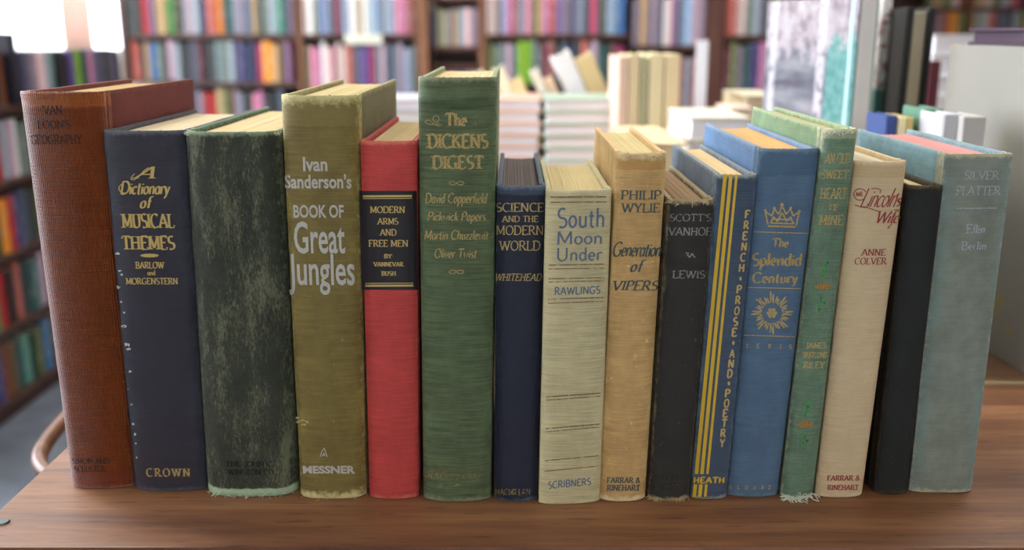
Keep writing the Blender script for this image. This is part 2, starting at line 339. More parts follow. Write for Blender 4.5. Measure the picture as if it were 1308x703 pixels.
BT = 0.0028   # board thickness
class Book:
    def __init__(s, tl, tr, bl, br, ytop, ybot, depth, b=0.005, cock=0.0, p=2.6, fray=0.0004, fray_b=None, ridges=(), wob=0.0003, seed=0, lr=0.0):
        s.Yf = ground(ybot); s.b = b; s.cock = cock; s.p = p; s.depth = depth; s.seed = seed; s.lr = lr
        s.H = zat(ytop, s.Yf) - TABLE_Z
        Ye = s.Yf + b*0.9
        def edge(q): v = P(q[0], q[1], Ye); return v.x, v.z - TABLE_Z
        (x1, z1), (x2, z2), (x3, z3), (x4, z4) = edge(tl), edge(tr), edge(bl), edge(br)
        def line(xa, za, xb, zb):   # x at z=0 and at z=H
            k = (xb-xa)/(zb-za); return xa - k*za, xa + k*(s.H-za)
        l0, l1 = line(x3, z3, x1, z1); r0, r1 = line(x4, z4, x2, z2)
        s.base = Vector(((l0+r0)/2, s.Yf, TABLE_Z))
        s.w0, s.w1 = r0-l0, r1-l1; s.lean = (l1+r1)/2 - (l0+r0)/2
        s.px = (tl, tr, bl, br); s.fray = fray; s.fray_b = fray if fray_b is None else fray_b; s.ridges = ridges; s.wob = wob
    def Wd(s, z): return s.w0 + (s.w1-s.w0)*z/s.H
    def Xc(s, z): return s.lean*z/s.H
    def rg(s, x, z):
        t = 0.0
        for (z0, hw, h, tilt) in s.ridges:
            d = (z - z0 - tilt*x)/hw
            if abs(d) < 1: t += h*(0.5+0.5*cos(pi*d))
        t += s.wob*noise.noise(Vector((x*55, z*22, s.seed*3.7)))
        return t
    def fy(s, u, z):           # depth of the spine's outer face, u in -1..1
        x = u*s.Wd(z)/2
        return s.lr*(1-.55*z/s.H)*max(0, (-u-.55)/.45)**2 + s.b*(.72*abs(u)**s.p + .28*abs(u)**10) + s.cock*x - s.rg(x, z)
    def at(s, px, py, off=0.00022):
        y = s.Yf
        for _ in range(5):
            p = P(px, py, y); z = min(max(p.z - TABLE_Z, 0), s.H); w = s.Wd(z)
            u = (p.x - s.base.x - s.Xc(z))/(w/2); u = max(-1.0, min(1.0, u))
            y = s.Yf + s.fy(u, z) - off
        return P(px, py, y) - s.base
    def slope(s, px, py):      # how far the book leans there, photo dx per dy
        (a, b_), (c, d), (e, f), (g, h) = s.px
        l = (a-e)/(f-b_); r = (c-g)/(h-d); xl = e + l*(f-py); xr = g + r*(h-py)
        t = (px-xl)/(xr-xl); return l + (r-l)*max(0, min(1, t))
    def build(s, label, spine_m, left_m, right_m, page_m, group='old hardcover books standing in a row on the table'):
        root = empty('hardcover_book', s.base, label, 'book', group); s.root = root
        H = s.H; NU, NV = 34, 70
        rnd = random.Random(s.seed)
        # spine
        bm = bmesh.new(); uvl = bm.loops.layers.uv.new('UVMap'); uvd = {}
        side = [(0.0, 0.0022), (-0.0011, 0.0046), (-0.0003, 0.0068), (0.0001, 0.0095)]
        prof = []
        for dx, dy in side[::-1]: prof.append((-1, -dx, dy + s.lr*0, -0.02))
        for i in range(NU+1): prof.append((-1+2*i/NU, 0, 0, None))
        for dx, dy in side: prof.append((1, dx, dy, 1.02))
        zs = []
        for j in range(NV+1):
            t = j/NV; t = 0.5 - 0.5*cos(pi*t)*(0.75) - 0.125*cos(pi*t)*1.0*2*0.5*2 + 0.0
            zs.append(t)
        z0_, z1_ = zs[0], zs[-1]; zs = [(t-z0_)/(z1_-z0_) for t in zs]
        outer, inner = [], []
        for j, t in enumerate(zs):
            ro, ri = [], []
            for (u, dx, dy, uu) in prof:
                jag_t = s.fray*(1+noise.noise(Vector((u*s.w0*450, 5.1, s.seed))) + 1.2*noise.noise(Vector((u*s.w0*1500, 1.1, s.seed))))
                jag_b = s.fray_b*(1+noise.noise(Vector((u*s.w0*450, 9.1, s.seed))) + 1.2*noise.noise(Vector((u*s.w0*1500, 3.1, s.seed))))
                z = t*H
                z = max(jag_b, 0.0) if j == 0 else (H - max(jag_t, 0) if j == NV else z)
                if j == 1: z = max(z, jag_b + 0.0002)
                if j == NV-1: z = min(z, H - jag_t - 0.0002)
                lip = 0.0009*max(0, 1-(H-z)/0.0022)**2 + 0.0009*max(0, 1-z/0.0022)**2
                w = s.Wd(z); x = s.Xc(z) + u*(w/2) + dx
                y = s.fy(u, z) + dy + lip
                v = bm.verts.new((x, y, z)); uvd[v] = ((u+1)/2 if uu is None else uu, z/H); ro.append(v)
                xi = s.Xc(z) + (u*(w/2) + dx)*(1 - 0.0028/w); vi = bm.verts.new((xi, y + 0.0012, z)); uvd[vi] = uvd[v]; ri.append(vi)
            outer.append(ro); inner.append(ri)
        n = len(prof)
        for j in range(NV):
            for i in range(n-1):
                bm.faces.new((outer[j][i], outer[j][i+1], outer[j+1][i+1], outer[j+1][i]))
                bm.faces.new((inner[j][i+1], inner[j][i], inner[j+1][i], inner[j+1][i+1]))
            bm.faces.new((inner[j][0], outer[j][0], outer[j+1][0], inner[j+1][0]))
            bm.faces.new((outer[j][-1], inner[j][-1], inner[j+1][-1], outer[j+1][-1]))
        for i in range(n-1):
            bm.faces.new((outer[NV][i], outer[NV][i+1], inner[NV][i+1], inner[NV][i]))
            bm.faces.new((inner[0][i], inner[0][i+1], outer[0][i+1], outer[0][i]))
        for f in bm.faces:
            for lp in f.loops: lp[uvl].uv = uvd[lp.vert]
        s.spine = mk('spine', bm, spine_m, root, smooth=50)
        # boards
        D = s.depth
        for nm, sg, m in (('back_cover', -1, left_m), ('front_cover', 1, right_m)):
            bm = bmesh.new(); uvl = bm.loops.layers.uv.new('UVMap')
            a, c = 0.0, BT
            box(bm, a, c, s.b+0.0055, s.b+0.0055+D, 0.0, H-0.0004, 0.0007, seg=2)
            bmesh.ops.subdivide_edges(bm, edges=[e for e in bm.edges if e.calc_length() > 0.05], cuts=10, use_grid_fill=True)
            for v in bm.verts:
                y, z = v.co.y, v.co.z
                d = sqrt(max(0, y-(s.b+D-0.004))**2 + max(0, z-(H-0.010))**2)
                bump_ = 0.00035*noise.noise(Vector((y*30, z*30, s.seed+sg)))
                x = s.Xc(z) + sg*(s.Wd(z)/2 - 0.0005 - v.co.x) + bump_
                yy = y + s.cock*(sg*s.Wd(z)/2)
                v.co = Vector((x, yy, z - 0.00025*max(0, noise.noise(Vector((y*120, sg, s.seed))))*(z > H-0.002)))
            for f in bm.faces:
                for lp in f.loops:
                    lp[uvl].uv = ((lp.vert.co.y-s.b-0.005)/D*0.94+0.06 if D else 0, lp.vert.co.z/H)
            mk(nm, bm, m, root, smooth=40)
        # page block
        bm = bmesh.new(); NC = 70; rows = []
        hw0 = 0.5 - (BT+0.0004)/s.w0
        for i in range(NC+1):
            u = -1 + 2*i/NC
            jz = rnd.uniform(-0.00022, 0.00022); jy = rnd.uniform(-0.0003, 0.0003)
            col = []
            for (yk, zk) in ((0, 0), (0, 1), (1, 1), (1, 0)):
                z = 0.0024 if zk == 0 else H - 0.0034 + jz
                w = s.Wd(z)*hw0*2
                x = s.Xc(z) + u*w/2
                y = (s.b*abs(u)**s.p + 0.0026) if yk == 0 else (s.b + 0.0055 + D - 0.0035 - 0.006*(1-abs(u)**2) + jy)
                col.append(bm.verts.new((x, y + s.cock*u*w/2, z)))
            rows.append(col)
        for a, b_ in zip(rows, rows[1:]):
            for k in range(4): bm.faces.new((a[k], a[(k+1) % 4], b_[(k+1) % 4], b_[k]))
        bm.faces.new(rows[0]); bm.faces.new(rows[-1][::-1])
        mk('page_block', bm, page_m, root)
        return s
    def _emit(s, polys, mat, name, label, maxlen=7.0):
        bm = bmesh.new()
        for poly in polys:
            try: bm.faces.new([bm.verts.new((x, y, 0)) for x, y in poly])
            except ValueError: pass
        bm.verts.ensure_lookup_table()
        for _ in range(3):
            es = [e for e in bm.edges if abs(e.verts[0].co.x-e.verts[1].co.x) > maxlen or abs(e.verts[0].co.y-e.verts[1].co.y) > 40]
            if not es: break
            bmesh.ops.subdivide_edges(bm, edges=es, cuts=1)
        for v in bm.verts: v.co = s.at(v.co.x, v.co.y)
        bmesh.ops.triangulate(bm, faces=bm.faces)
        for f in bm.faces:
            f.normal_update()
            if f.normal.y > 0: f.normal_flip()
        me = bpy.data.meshes.new(name); bm.to_mesh(me); bm.free(); me.materials.append(mat)
        return tag(link(name, me, s.spine), label)
    def line(s, quads, x0, x1, yt, yb, mat, name='lettering', label=None, dy=0.0, shear=True, xmax=None):
        xs = [a for q in quads for a, b in q]; mn, mx = min(xs), max(xs)
        out = []
        for q in quads:
            r = []
            for a, b in q:
                t = (a-mn)/(mx-mn); px = x0 + (x1-x0)*t; py = yb + dy*t - (yb-yt)*b
                if shear: px += s.slope(px, py)*((yb+yt)/2-py)
                if xmax: px = min(px, xmax)
                r.append((px, py))
            out.append(r)
        return s._emit(out, mat, name, label)
    def serif(s, txt, x0, x1, yt, yb, mat, name='lettering', label=None, dy=0.0, thick=.16, thin=.06, italic=0.0, track=.06, sf=True):
        return s.line(stroke_text(txt, thick, thin, sf, italic, track), x0, x1, yt, yb, mat, name, label, dy)
    def sans(s, txt, x0, x1, yt, yb, mat, name='lettering', label=None, dy=0.0, bold=0.0, space=1.0):
        return s.line(font_text(txt, bold, space), x0, x1, yt, yb, mat, name, label, dy)
    def rule(s, x0, y0, x1, y1, h, mat, name='rule_line', label=None):
        n = 8; q = []
        for i in range(n):
            a, b_ = i/n, (i+1)/n
            xa, ya, xb, yb = x0+(x1-x0)*a, y0+(y1-y0)*a, x0+(x1-x0)*b_, y0+(y1-y0)*b_
            if abs(y1-y0) > abs(x1-x0): q.append([(xa-h/2, ya), (xa+h/2, ya), (xb+h/2, yb), (xb-h/2, yb)])
            else: q.append([(xa, ya-h/2), (xa, ya+h/2), (xb, yb+h/2), (xb, yb-h/2)])
        return s._emit(q, mat, name, label)
    def blobs(s, items, mat, name='ornament', label=None, rag=0.0):
        out = []; rnd = random.Random(5)
        for (cx, cy, rx, ry) in items:
            out.append([(cx+rx*cos(2*pi*k/12)*(1+rag*rnd.uniform(-1, .6)), cy+ry*sin(2*pi*k/12)*(1+rag*rnd.uniform(-1, .6))) for k in range(12)])
        return s._emit(out, mat, name, label)
    def stroke(s, lines, w, mat, name='ornament', label=None):
        out = []
        for st in lines:
            for (ax, ay), (bx, by) in zip(st, st[1:]):
                dx, dy = bx-ax, by-ay; ln = sqrt(dx*dx+dy*dy) or 1; ox, oy = -dy/ln*w/2, dx/ln*w/2
                out.append([(ax+ox, ay+oy), (ax-ox, ay-oy), (bx-ox, by-oy), (bx+ox, by+oy)])
        return s._emit(out, mat, name, label)
    def threads(s, n, ux0, ux1, mat, z=0.0, ln=0.004, label='loose frayed threads', r=0.00016):
        bm = bmesh.new(); rnd = random.Random(s.seed+77)
        for _ in range(n):
            u = rnd.uniform(ux0, ux1); zz = z + rnd.uniform(0.0004, 0.0022)
            x = s.Xc(zz) + u*s.Wd(zz)/2; y = s.fy(u, zz) - 0.0002
            p = Vector((x, y, zz)); pts = [p]
            d = Vector((rnd.uniform(-1, 1), rnd.uniform(-.8, -.1), rnd.uniform(-.5, .5)))
            for k in range(4):
                p = p + d.normalized()*ln*rnd.uniform(.15, .35); d += Vector((rnd.uniform(-.7, .7), rnd.uniform(-.4, .2), rnd.uniform(-.7, .4)))
                p.z = max(p.z, 0.0004); pts.append(p.copy())
            tube(bm, pts, r, 4)
        return tag(mk('frayed_threads', bm, mat, s.spine), label, kind='stuff')

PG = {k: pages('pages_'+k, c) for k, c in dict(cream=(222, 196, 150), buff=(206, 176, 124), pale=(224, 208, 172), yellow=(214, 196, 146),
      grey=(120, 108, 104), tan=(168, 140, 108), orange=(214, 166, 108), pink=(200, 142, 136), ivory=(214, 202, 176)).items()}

# 1 rust
m = cloth('rust_cloth', (124, 54, 12), (176, 104, 60), .3, streak=.10, rib=True, blotch=.12, rough=.42, spec=.25, sheen=.7, bands=[(.0, .045, (128, 52, 46), .35), (.965, .992, (184, 104, 52), .5)])
mb = cloth('maroon_board_cloth', (106, 44, 44), (140, 84, 64), .3, streak=.05, blotch=.12)
B = Book((22, 117), (131, 117), (86, 620), (171, 620), 117, 625, .152, b=.0055, fray=.0002, seed=1, lr=.0065, p=2.3,
         ridges=[(0.238, .004, .0006, .0)])
B.build('tall rust brown ribbed cloth book with maroon boards, leftmost of the row', m, mb, mb, PG['buff'])
B.serif('VAN', 54, 80, 135, 146, BLIND, 'title_lettering', 'dark stamped lettering')
B.serif("LOON'S", 47, 90, 154, 164, BLIND, 'title_lettering')
B.serif('GEOGRAPHY', 39, 106, 172.5, 184, BLIND, 'title_lettering')
B.serif('SIMON AND', 92, 140, 586, 592.5, BLIND, 'publisher_lettering')
B.serif('SCHUSTER', 95, 135, 596, 603, BLIND, 'publisher_lettering')
# 2 navy Musical Themes
m = cloth('navy_purple_cloth', (42, 40, 54), (110, 112, 120), .45, streak=.05, blotch=.10, rough=.55, spec=.45, side=((54, 62, 74), .62, .5))
B = Book((131, 168), (237, 168), (173, 623), (266, 624), 167, 629, .15, b=.006, fray=.00015, seed=2, ridges=[(.2, .003, -.0003, 0)])
B.build('purple navy cloth book with gilt script and block capitals, white chips down its joint', m, m, m, PG['pale'])
B.serif('A', 166, 199, 213, 228, GILT, 'title_lettering', 'gilt lettering', thick=.16, thin=.05, italic=.5)
B.stroke([[(x, y) for x, y in [(172, 222), (168, 226), (167, 229), (171, 230), (177, 226), (184, 218), (190, 214)]]], 1.1, GILT, 'swash')
B.serif('Dictionary', 153, 218, 232, 248, GILT, 'title_lettering', thick=.20, thin=.08, italic=.30, track=.02, sf=False)
B.stroke([[(156, 235), (152, 239), (152, 243), (156, 246), (160, 247)]], 1.2, GILT, 'swash')
B.serif('of', 178, 197, 251, 266, GILT, 'title_lettering', thick=.20, thin=.07, italic=.3, sf=False)
B.serif('MUSICAL', 153.5, 223.5, 273.6, 291, GILT, 'title_lettering', thick=.23, thin=.06, track=.03)
B.serif('THEMES', 155, 224, 302, 318.7, GILT, 'title_lettering', thick=.23, thin=.06, track=.03)
B.blobs([(191, 326.6, 12, 2.4)], GILT)
B.serif('BARLOW', 172, 211, 335, 343, GILT, 'author_lettering', thick=.22, thin=.1)
B.serif('and', 188, 198.5, 345.5, 351.7, GILT, 'author_lettering', thick=.2, thin=.1, sf=False)
B.serif('MORGENSTERN', 160, 228, 355.5, 363.2, GILT, 'author_lettering', thick=.20, thin=.09)
B.serif('CROWN', 186.5, 244, 599, 609, GILT_RUB, 'publisher_lettering', thick=.22, thin=.08, track=.3)
B.blobs([(150, 324, 3, 1.6), (153, 346, 2.6, 1.2), (155.5, 351, 2.2, 1.6), (151, 367, 2.6, 2), (154.6, 386, 2, 1.2), (158.6, 399.5, 1.7, 1.3), (158, 417, 4, 1.6),
         (161, 440, 2, 2), (164, 446, 3.2, 1.8), (164.5, 441, 1.6, 2.4), (166, 475, 2, 1.5), (163.5, 497, .9, .9), (168, 517, 1.4, 1.2), (170, 542, 1.9, 1.7), (172.5, 555, 1.4, 1.7),
         (173.5, 567, 1.2, 1.2), (174.5, 585, 1.4, 1.4)], CHIP, 'chipped_spot', 'white chips down the joint', rag=.5)
# 3 dark green scuffed
m = cloth('black_green_cloth', (54, 58, 48), (140, 158, 130), .9, streak=.06, blotch=.25, scuff=.55, scuffc=(138, 142, 112), rough=.75,
          bands=[(-.01, .025, (168, 192, 158), .95)])
B = Book((237, 172), (359, 172), (265, 622), (381, 624), 168, 636, .172, b=.0105, p=4.2, fray=.0003, fray_b=.0005, seed=3,
         ridges=[(.2265, .0012, -.0007, 0), (.2215, .0014, -.0007, 0), (.0105, .0012, -.0006, .03)])
mb = cloth('dark_green_board', (58, 72, 62), (110, 140, 110), .8, streak=.06, blotch=.2, rough=.75)
B.build('very thick blackish green book, heavily scuffed, pale green worn foot', m, mb, mb, PG['cream'])
B.serif('THE JOHN C.', 288, 349, 589.7, 596.5, BLIND_D, 'publisher_lettering', 'dark stamped lettering', thick=.24, thin=.12)
B.serif('WINSTON CO.', 289, 351, 600, 607, BLIND_D, 'publisher_lettering', thick=.24, thin=.12)
B.threads(14, -.99, -.9, THREAD, z=B.H-.003, ln=.0014); B.threads(14, .9, .99, THREAD, z=B.H-.003, ln=.0014)
B.threads(30, -1, 1, THREAD, ln=.003)
# 4 olive Great Jungles
m = cloth('olive_cloth', (122, 105, 48), (206, 194, 138), 1.0, wd=.05, streak=.12, blotch=.16, fleck=.25, rough=.62, spec=.4, side=((160, 142, 74), .80, .4),
          bands=[(.93, .998, (140, 126, 76), .45)], stain=((146, 132, 82), .25))
mb = cloth('olive_grey_board', (116, 108, 80), (176, 168, 120), .7, streak=.05, blotch=.1)
B = Book((359, 123), (458, 122), (384, 632), (468, 632), 121, 639, .175, b=.007, p=3.4, fray=.0006, fray_b=.0011, seed=4, wob=.0007,
         ridges=[(.245, .006, -.0006, .1)])
B.build('olive mustard cloth book with tall silver sans lettering and torn foot', m, mb, mb, PG['yellow'])
B.sans('Ivan', 387, 418, 200, 218.3, SILVER, 'author_lettering', 'silver lettering', bold=.022)
B.sans("Sanderson's", 363.5, 449, 222.7, 240.3, SILVER, 'author_lettering', bold=.022)
B.sans('BOOK OF', 374.7, 439, 261.5, 277.8, SILVER, 'title_lettering', bold=.024)
B.sans('Great', 375.5, 440.5, 281.5, 323, SILVER, 'title_lettering', bold=.014)
B.sans('Jungles', 368, 453, 323, 363.5, SILVER, 'title_lettering', bold=.014)
B.sans('MESSNER', 386.8, 453.8, 595.4, 604.8, SILVER, 'publisher_lettering', bold=.04)
B.stroke([[(409, 584), (411, 577), (414, 573), (416, 578), (418, 584)], [(412, 583), (413.5, 579), (415, 583)]], 1.1, SILVER, 'emblem')
B.blobs([(386, 539, 8, 2.6), (380, 534, 3, 1.6), (388, 543, 4, 1.4)], CHIP_Y, 'torn_nick', 'buff torn nick', rag=.5)
B.threads(14, -1, 1, THREAD_B, ln=.003)
# 5 red Modern Arms
m = cloth('red_cloth', (196, 64, 60), (222, 136, 116), .55, streak=.10, blotch=.12, rough=.66)
mb = cloth('red_board_cloth', (168, 44, 48), (210, 110, 100), .5, streak=.06, blotch=.1)
B = Book((460, 181), (533, 181), (472, 634), (535, 634), 180, 639, .152, b=.005, fray=.0002, seed=5)
B.build('slim bright red cloth book with black title panel', m, mb, mb, PG['cream'])
lab = ink('black_panel', (30, 26, 34), 0, .6, 0.05, coverage=1)
B._emit([[(458.8+i*9.2+(0 if i else .3), 244), (458.8+(i+1)*9.2, 244), (461.9+(i+1)*9.05, 370.5), (461.9+i*9.05, 370.5)] for i in range(8)], lab, 'title_panel', 'black title panel')
s_at = B.at; B.at = lambda px, py, off=.0004: s_at(px, py, .00042)
B.rule(463.5, 251, 526, 250.5, 2.6, GILT, label='gilt rule'); B.rule(463.7, 253.9, 526, 253.4, .9, GILT)
B.rule(466.5, 362.2, 528, 361.8, 1.0, GILT); B.rule(466.5, 365.3, 528, 365, 2.6, GILT)
for t, a, b_, c, d in (('MODERN', 472, 518, 264, 272), ('ARMS', 480.8, 509, 279, 286.7), ('AND', 484, 506.5, 293, 301), ('FREE MEN', 470, 522, 307, 315.2)):
    B.serif(t, a, b_, c, d, GILT, 'title_lettering', 'gilt lettering', thick=.17, thin=.08)
for t, a, b_, c, d in (('·BY·', 489.5, 502, 325, 330), ('VANNEVAR', 476, 516.5, 335.2, 340.4), ('BUSH', 486.4, 506.5, 347, 352.2)):
    B.serif(t, a, b_, c, d, GILT, 'author_lettering', thick=.22, thin=.11)
# 6 green Dickens
m = cloth('green_cloth', (84, 100, 68), (156, 158, 124), .6, streak=.20, blotch=.14, rough=.66, side=((98, 122, 88), .75, .4))
mb = cloth('green_board_cloth', (120, 138, 104), (160, 168, 130), .6, streak=.08, blotch=.1)
B = Book((534, 100), (635, 100), (541, 636), (627, 636), 98, 642, .165, b=.006, p=3.0, fray=.0004, fray_b=.0003, seed=6, wob=.0005,
         ridges=[(.2365, .0055, .0016, .04), (.2300, .0016, -.0014, .06)])
B.build('tallest book, grey green cloth with faded gilt title, creased head', m, mb, mb, PG['cream'])
B.serif('The', 568, 597, 145, 160.6, GILT_RUB, 'title_lettering', 'rubbed gilt lettering', thick=.26, thin=.09, sf=False)
B.serif('DICKENS', 543, 624.5, 171.7, 188.9, GILT_RUB, 'title_lettering', thick=.25, thin=.10)
B.serif('DIGEST', 549, 618.5, 199.4, 215.6, GILT_RUB, 'title_lettering', thick=.25, thin=.10)
def scroll(cx, cy, k): return [[(cx-k*11, cy+2), (cx-k*8, cy+4), (cx-k*3, cy+5), (cx+k*3, cy+5), (cx+k*8, cy+3)], [(cx-k*11, cy+2), (cx-k*8, cy-1), (cx-k*4, cy+1), (cx, cy+4), (cx+k*6, cy+7), (cx+k*10, cy+5)],
    [(cx+k*(3+4*cos(a/2)), cy-2+4*sin(a/2)) for a in range(0, 14)]]
B.stroke(scroll(554, 154, 1), 1.0, GILT_RUB); B.stroke(scroll(612, 154, -1), 1.0, GILT_FAINT)
for yy in (234, 347.5):
    B.stroke([[(583+sg*(5+4.5*cos(a*pi/6)), yy+2.2*sin(a*pi/6)) for a in range(13)] for sg in (-1, 1)], 1.1, GILT_RUB)
for t, a, b_, c, d in (('David Copperfield', 543, 623, 247, 259.4), ('Pickwick Papers', 546, 620.6, 271, 282), ('Martin Chuzzlewit', 542, 624, 294.5, 306), ('Oliver Twist', 555, 609, 318, 329.5)):
    B.serif(t, a, b_, c, d, GILT_RUB, 'subtitle_lettering', thick=.17, thin=.09, italic=.18, sf=False, track=.04)
B.serif('Whittlesey House', 543.6, 616, 601, 610.5, GILT_FAINT, 'publisher_lettering', thick=.18, thin=.09, sf=False)
B.blobs([(562, 621, 3, 2.6), (585, 620, 5, 3)], GILT_FAINT, rag=.5)
# 7 navy Science
m = cloth('navy_cloth', (28, 33, 54), (96, 112, 128), .7, streak=.06, blotch=.10, rough=.58, spec=.4, bands=[(.975, 1.01, (74, 92, 112), .5)])
B = Book((634, 237), (697, 237), (631, 637), (687, 637), 238, 642, .145, b=.0055, fray=.0002, seed=7)
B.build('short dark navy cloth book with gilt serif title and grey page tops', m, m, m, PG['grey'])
for t, a, b_, c, d, k in (('SCIENCE', 634, 695, 259.6, 270.5, .15), ('AND THE', 640, 688, 276, 283.7, .17), ('MODERN', 633, 695, 288.6, 300, .14), ('WORLD', 636.6, 690.4, 308, 320, .14)):
    B.serif(t, a, b_, c, d, GILT_DULL, 'title_lettering', 'dull gilt lettering', thick=k, thin=.07)
B.serif('WHITEHEAD', 632.5, 692.5, 350, 358.8, GILT_DULL, 'author_lettering', thick=.15, thin=.08, italic=.25)
B.serif('MACMILLAN', 631.5, 678, 625, 632.4, GILT_FAINT, 'publisher_lettering', thick=.18, thin=.09)
# 8 cream South Moon Under
m = cloth('cream_green_cloth', (194, 182, 138), (214, 208, 168), .6, streak=.12, blotch=.10, rough=.75, stain=((166, 134, 90), .35), fleck=.3, side=((206, 198, 152), .7, .4))
B = Book((697, 240), (782, 238), (688, 640), (767, 634), 243, 645, .125, b=.004, cock=.09, p=3.4, fray=.0002, seed=8, ridges=[(.1935, .0012, -.0005, 0), (.1965, .0012, .0004, 0)])
B.build('cream cloth book with thin blue sans title and brown ruled lines', m, m, m, PG['yellow'])
for t, a, b_, c, d, dy in (('South', 712, 772, 266.7, 291, -1.2), ('Moon', 712, 769, 296, 312.5, -1), ('Under', 711.7, 770, 317, 333.5, -1.2)):
    B.line(stroke_text(t, .125, .11, False, 0, .06), a, b_, c, d, BLUE_INK, 'title_lettering', 'blue printed lettering', dy)
B.serif('RAWLINGS', 708.5, 767, 367.5, 377, BLUE_INK, 'author_lettering', dy=-1.8, thick=.19, thin=.15, sf=False, track=.08)
B.serif('SCRIBNERS', 700, 755, 616, 624.6, BLUE_INK, 'publisher_lettering', dy=-5, thick=.19, thin=.15, sf=False, track=.08)
for yy, dd, h in ((252, -.5, 1.8), (258.6, -.6, 1.4), (339, -1.5, 1.4), (344, -1.5, 1.2), (356.5, -1.6, 1.2), (360.6, -1.7, 1.2), (382.5, -2.2, 1.4), (387.6, -2.4, 1.2),
                  (507.5, -5, 1.5), (511.5, -5, 1.2), (548, -6, 1.5), (552, -6, 1.1), (589, -6.5, 1.3), (602.5, -7, 1.1)):
    k = (yy-240)/400; B.rule(703-k*8, yy, 775-k*12, yy+dd, h, BROWN_RULE, 'ruled_line', 'brown ruled line')
# 9 tan Generation of Vipers
m = cloth('tan_cloth', (198, 158, 98), (228, 206, 160), .9, wd=.045, streak=.10, blotch=.14, rough=.75, stain=((226, 194, 138), .7), fleck=.8,
          side=((214, 184, 126), .72, .55), bands=[(.955, 1.01, (176, 130, 66), .5)])
mb = cloth('tan_board_cloth', (206, 170, 112), (222, 190, 140), .7, streak=.05, blotch=.12)
B = Book((787, 197), (852, 192), (765, 636), (824, 636), 195, 642, .14, b=.0055, cock=.03, fray=.0007, fray_b=.0006, seed=9, wob=.0005, ridges=[(.213, .004, .0008, -.05)])
B.build('tan buff cloth book with teal italic title and rubbed edges', m, mb, mb, PG['yellow'])
B.serif('PHILIP', 791.8, 845, 243.5, 255, TEAL_INK, 'author_lettering', 'teal printed lettering', thick=.17, thin=.08)
B.serif('WYLIE', 792, 843.5, 260, 271.4, TEAL_INK, 'author_lettering', thick=.17, thin=.08)
B.serif('Generation', 783, 845, 309.5, 327.5, TEAL_INK, 'title_lettering', thick=.17, thin=.07, italic=.28, sf=False, track=-.02)
B.serif('of', 805, 825, 332, 347.5, TEAL_INK, 'title_lettering', thick=.18, thin=.07, italic=.3, sf=False)
B.serif('VIPERS', 781.6, 841, 359, 371, TEAL_INK, 'title_lettering', thick=.19, thin=.07, italic=.22)
B.serif('FARRAR &', 774, 818, 610.5, 617.3, TEAL_INK, 'publisher_lettering', thick=.24, thin=.12)
B.serif('RINEHART', 774, 818, 620, 627.2, TEAL_INK, 'publisher_lettering', thick=.24, thin=.12)
B.threads(16, -1, 1, THREAD_B, z=B.H-.003, ln=.003)
# 10 charcoal Ivanhoe
m = cloth('charcoal_cloth', (50, 48, 45), (168, 154, 122), 1.0, wd=.035, streak=.05, blotch=.14, fleck=.18, rough=.7, side=((110, 100, 84), .93, .45))
B = Book((853, 254), (912, 256), (828, 633), (880, 633), 255, 641, .13, b=.005, fray=.0005, fray_b=.0007, seed=10)
B.build('short charcoal cloth book with pale grey lettering and frayed foot, beside the tan one', m, m, m, PG['tan'])
B.serif("SCOTT'S", 856, 909, 273.7, 282.6, PALE_FOIL, 'title_lettering', 'pale worn lettering', thick=.15, thin=.08)
B.serif('IVANHOE', 850, 909, 291, 300.8, PALE_FOIL, 'title_lettering', thick=.15, thin=.08)
B.stroke([[(877, 323), (879, 327), (881, 329), (884, 324), (887, 329), (888, 328)], [(876, 323), (880, 324)]], 1.5, PALE_FOIL, 'emblem')
B.serif('LEWIS', 858, 901, 346, 355.5, PALE_FOIL, 'author_lettering', thick=.15, thin=.08)
B.serif('GINN AND', 828, 869, 607, 614, BLIND_L, 'publisher_lettering', thick=.2, thin=.1)
B.serif('COMPANY', 829, 868, 617.5, 624.5, BLIND_L, 'publisher_lettering', thick=.2, thin=.1)
B.threads(34, -1, .9, THREAD_B, ln=.003); B.threads(20, -1, .9, THREAD_B, z=B.H-.003, ln=.0025)
# 11 blue striped French Prose
m = cloth('slate_blue_cloth', (66, 82, 104), (160, 166, 160), .8, streak=.10, blotch=.10, rough=.68, side=((84, 108, 132), .72, .55))
mb = cloth('slate_board_cloth', (92, 108, 126), (150, 160, 160), .7, streak=.05, blotch=.12)
B = Book((915, 222), (967, 226), (882, 634), (928, 634), 223, 639, .145, b=.0035, fray=.0004, fray_b=.0005, seed=11)
B.build('narrow slate blue book with three yellow stripes and stacked yellow letters', m, mb, mb, PG['cream'])
for (xa, xb, w) in ((926.5, 889.5, 4.6), (933.8, 896.6, 4.4), (941, 903.6, 3.2)):
    f = (xb-xa)/384
    B.rule(xa, 222.5, xb, 606, w, YELLOW, 'yellow_stripe', 'yellow stripe'); B.rule(xb+f*13, 619, xb+f*29, 635, w, YELLOW, 'yellow_stripe')
for i, ch in enumerate('FRENCH·PROSE·AND·POETRY', 1):
    yy = 274+(i-1)*13.7 if i <= 14 else 452+(i-14)*12.7
    xx = 955 - (yy-274)*.111
    if ch == '·': B.blobs([(xx, yy, 1.6, 2.6)], GILT, 'dot')
    else: B.serif(ch, xx-3.6, xx+3.6, yy-5, yy+5, GILT, 'title_letter', thick=.26, thin=.17, sf=False)
B.serif('HEATH', 886, 925.5, 610, 617.4, YELLOW, 'publisher_lettering', thick=.26, thin=.16, sf=False, track=.14)
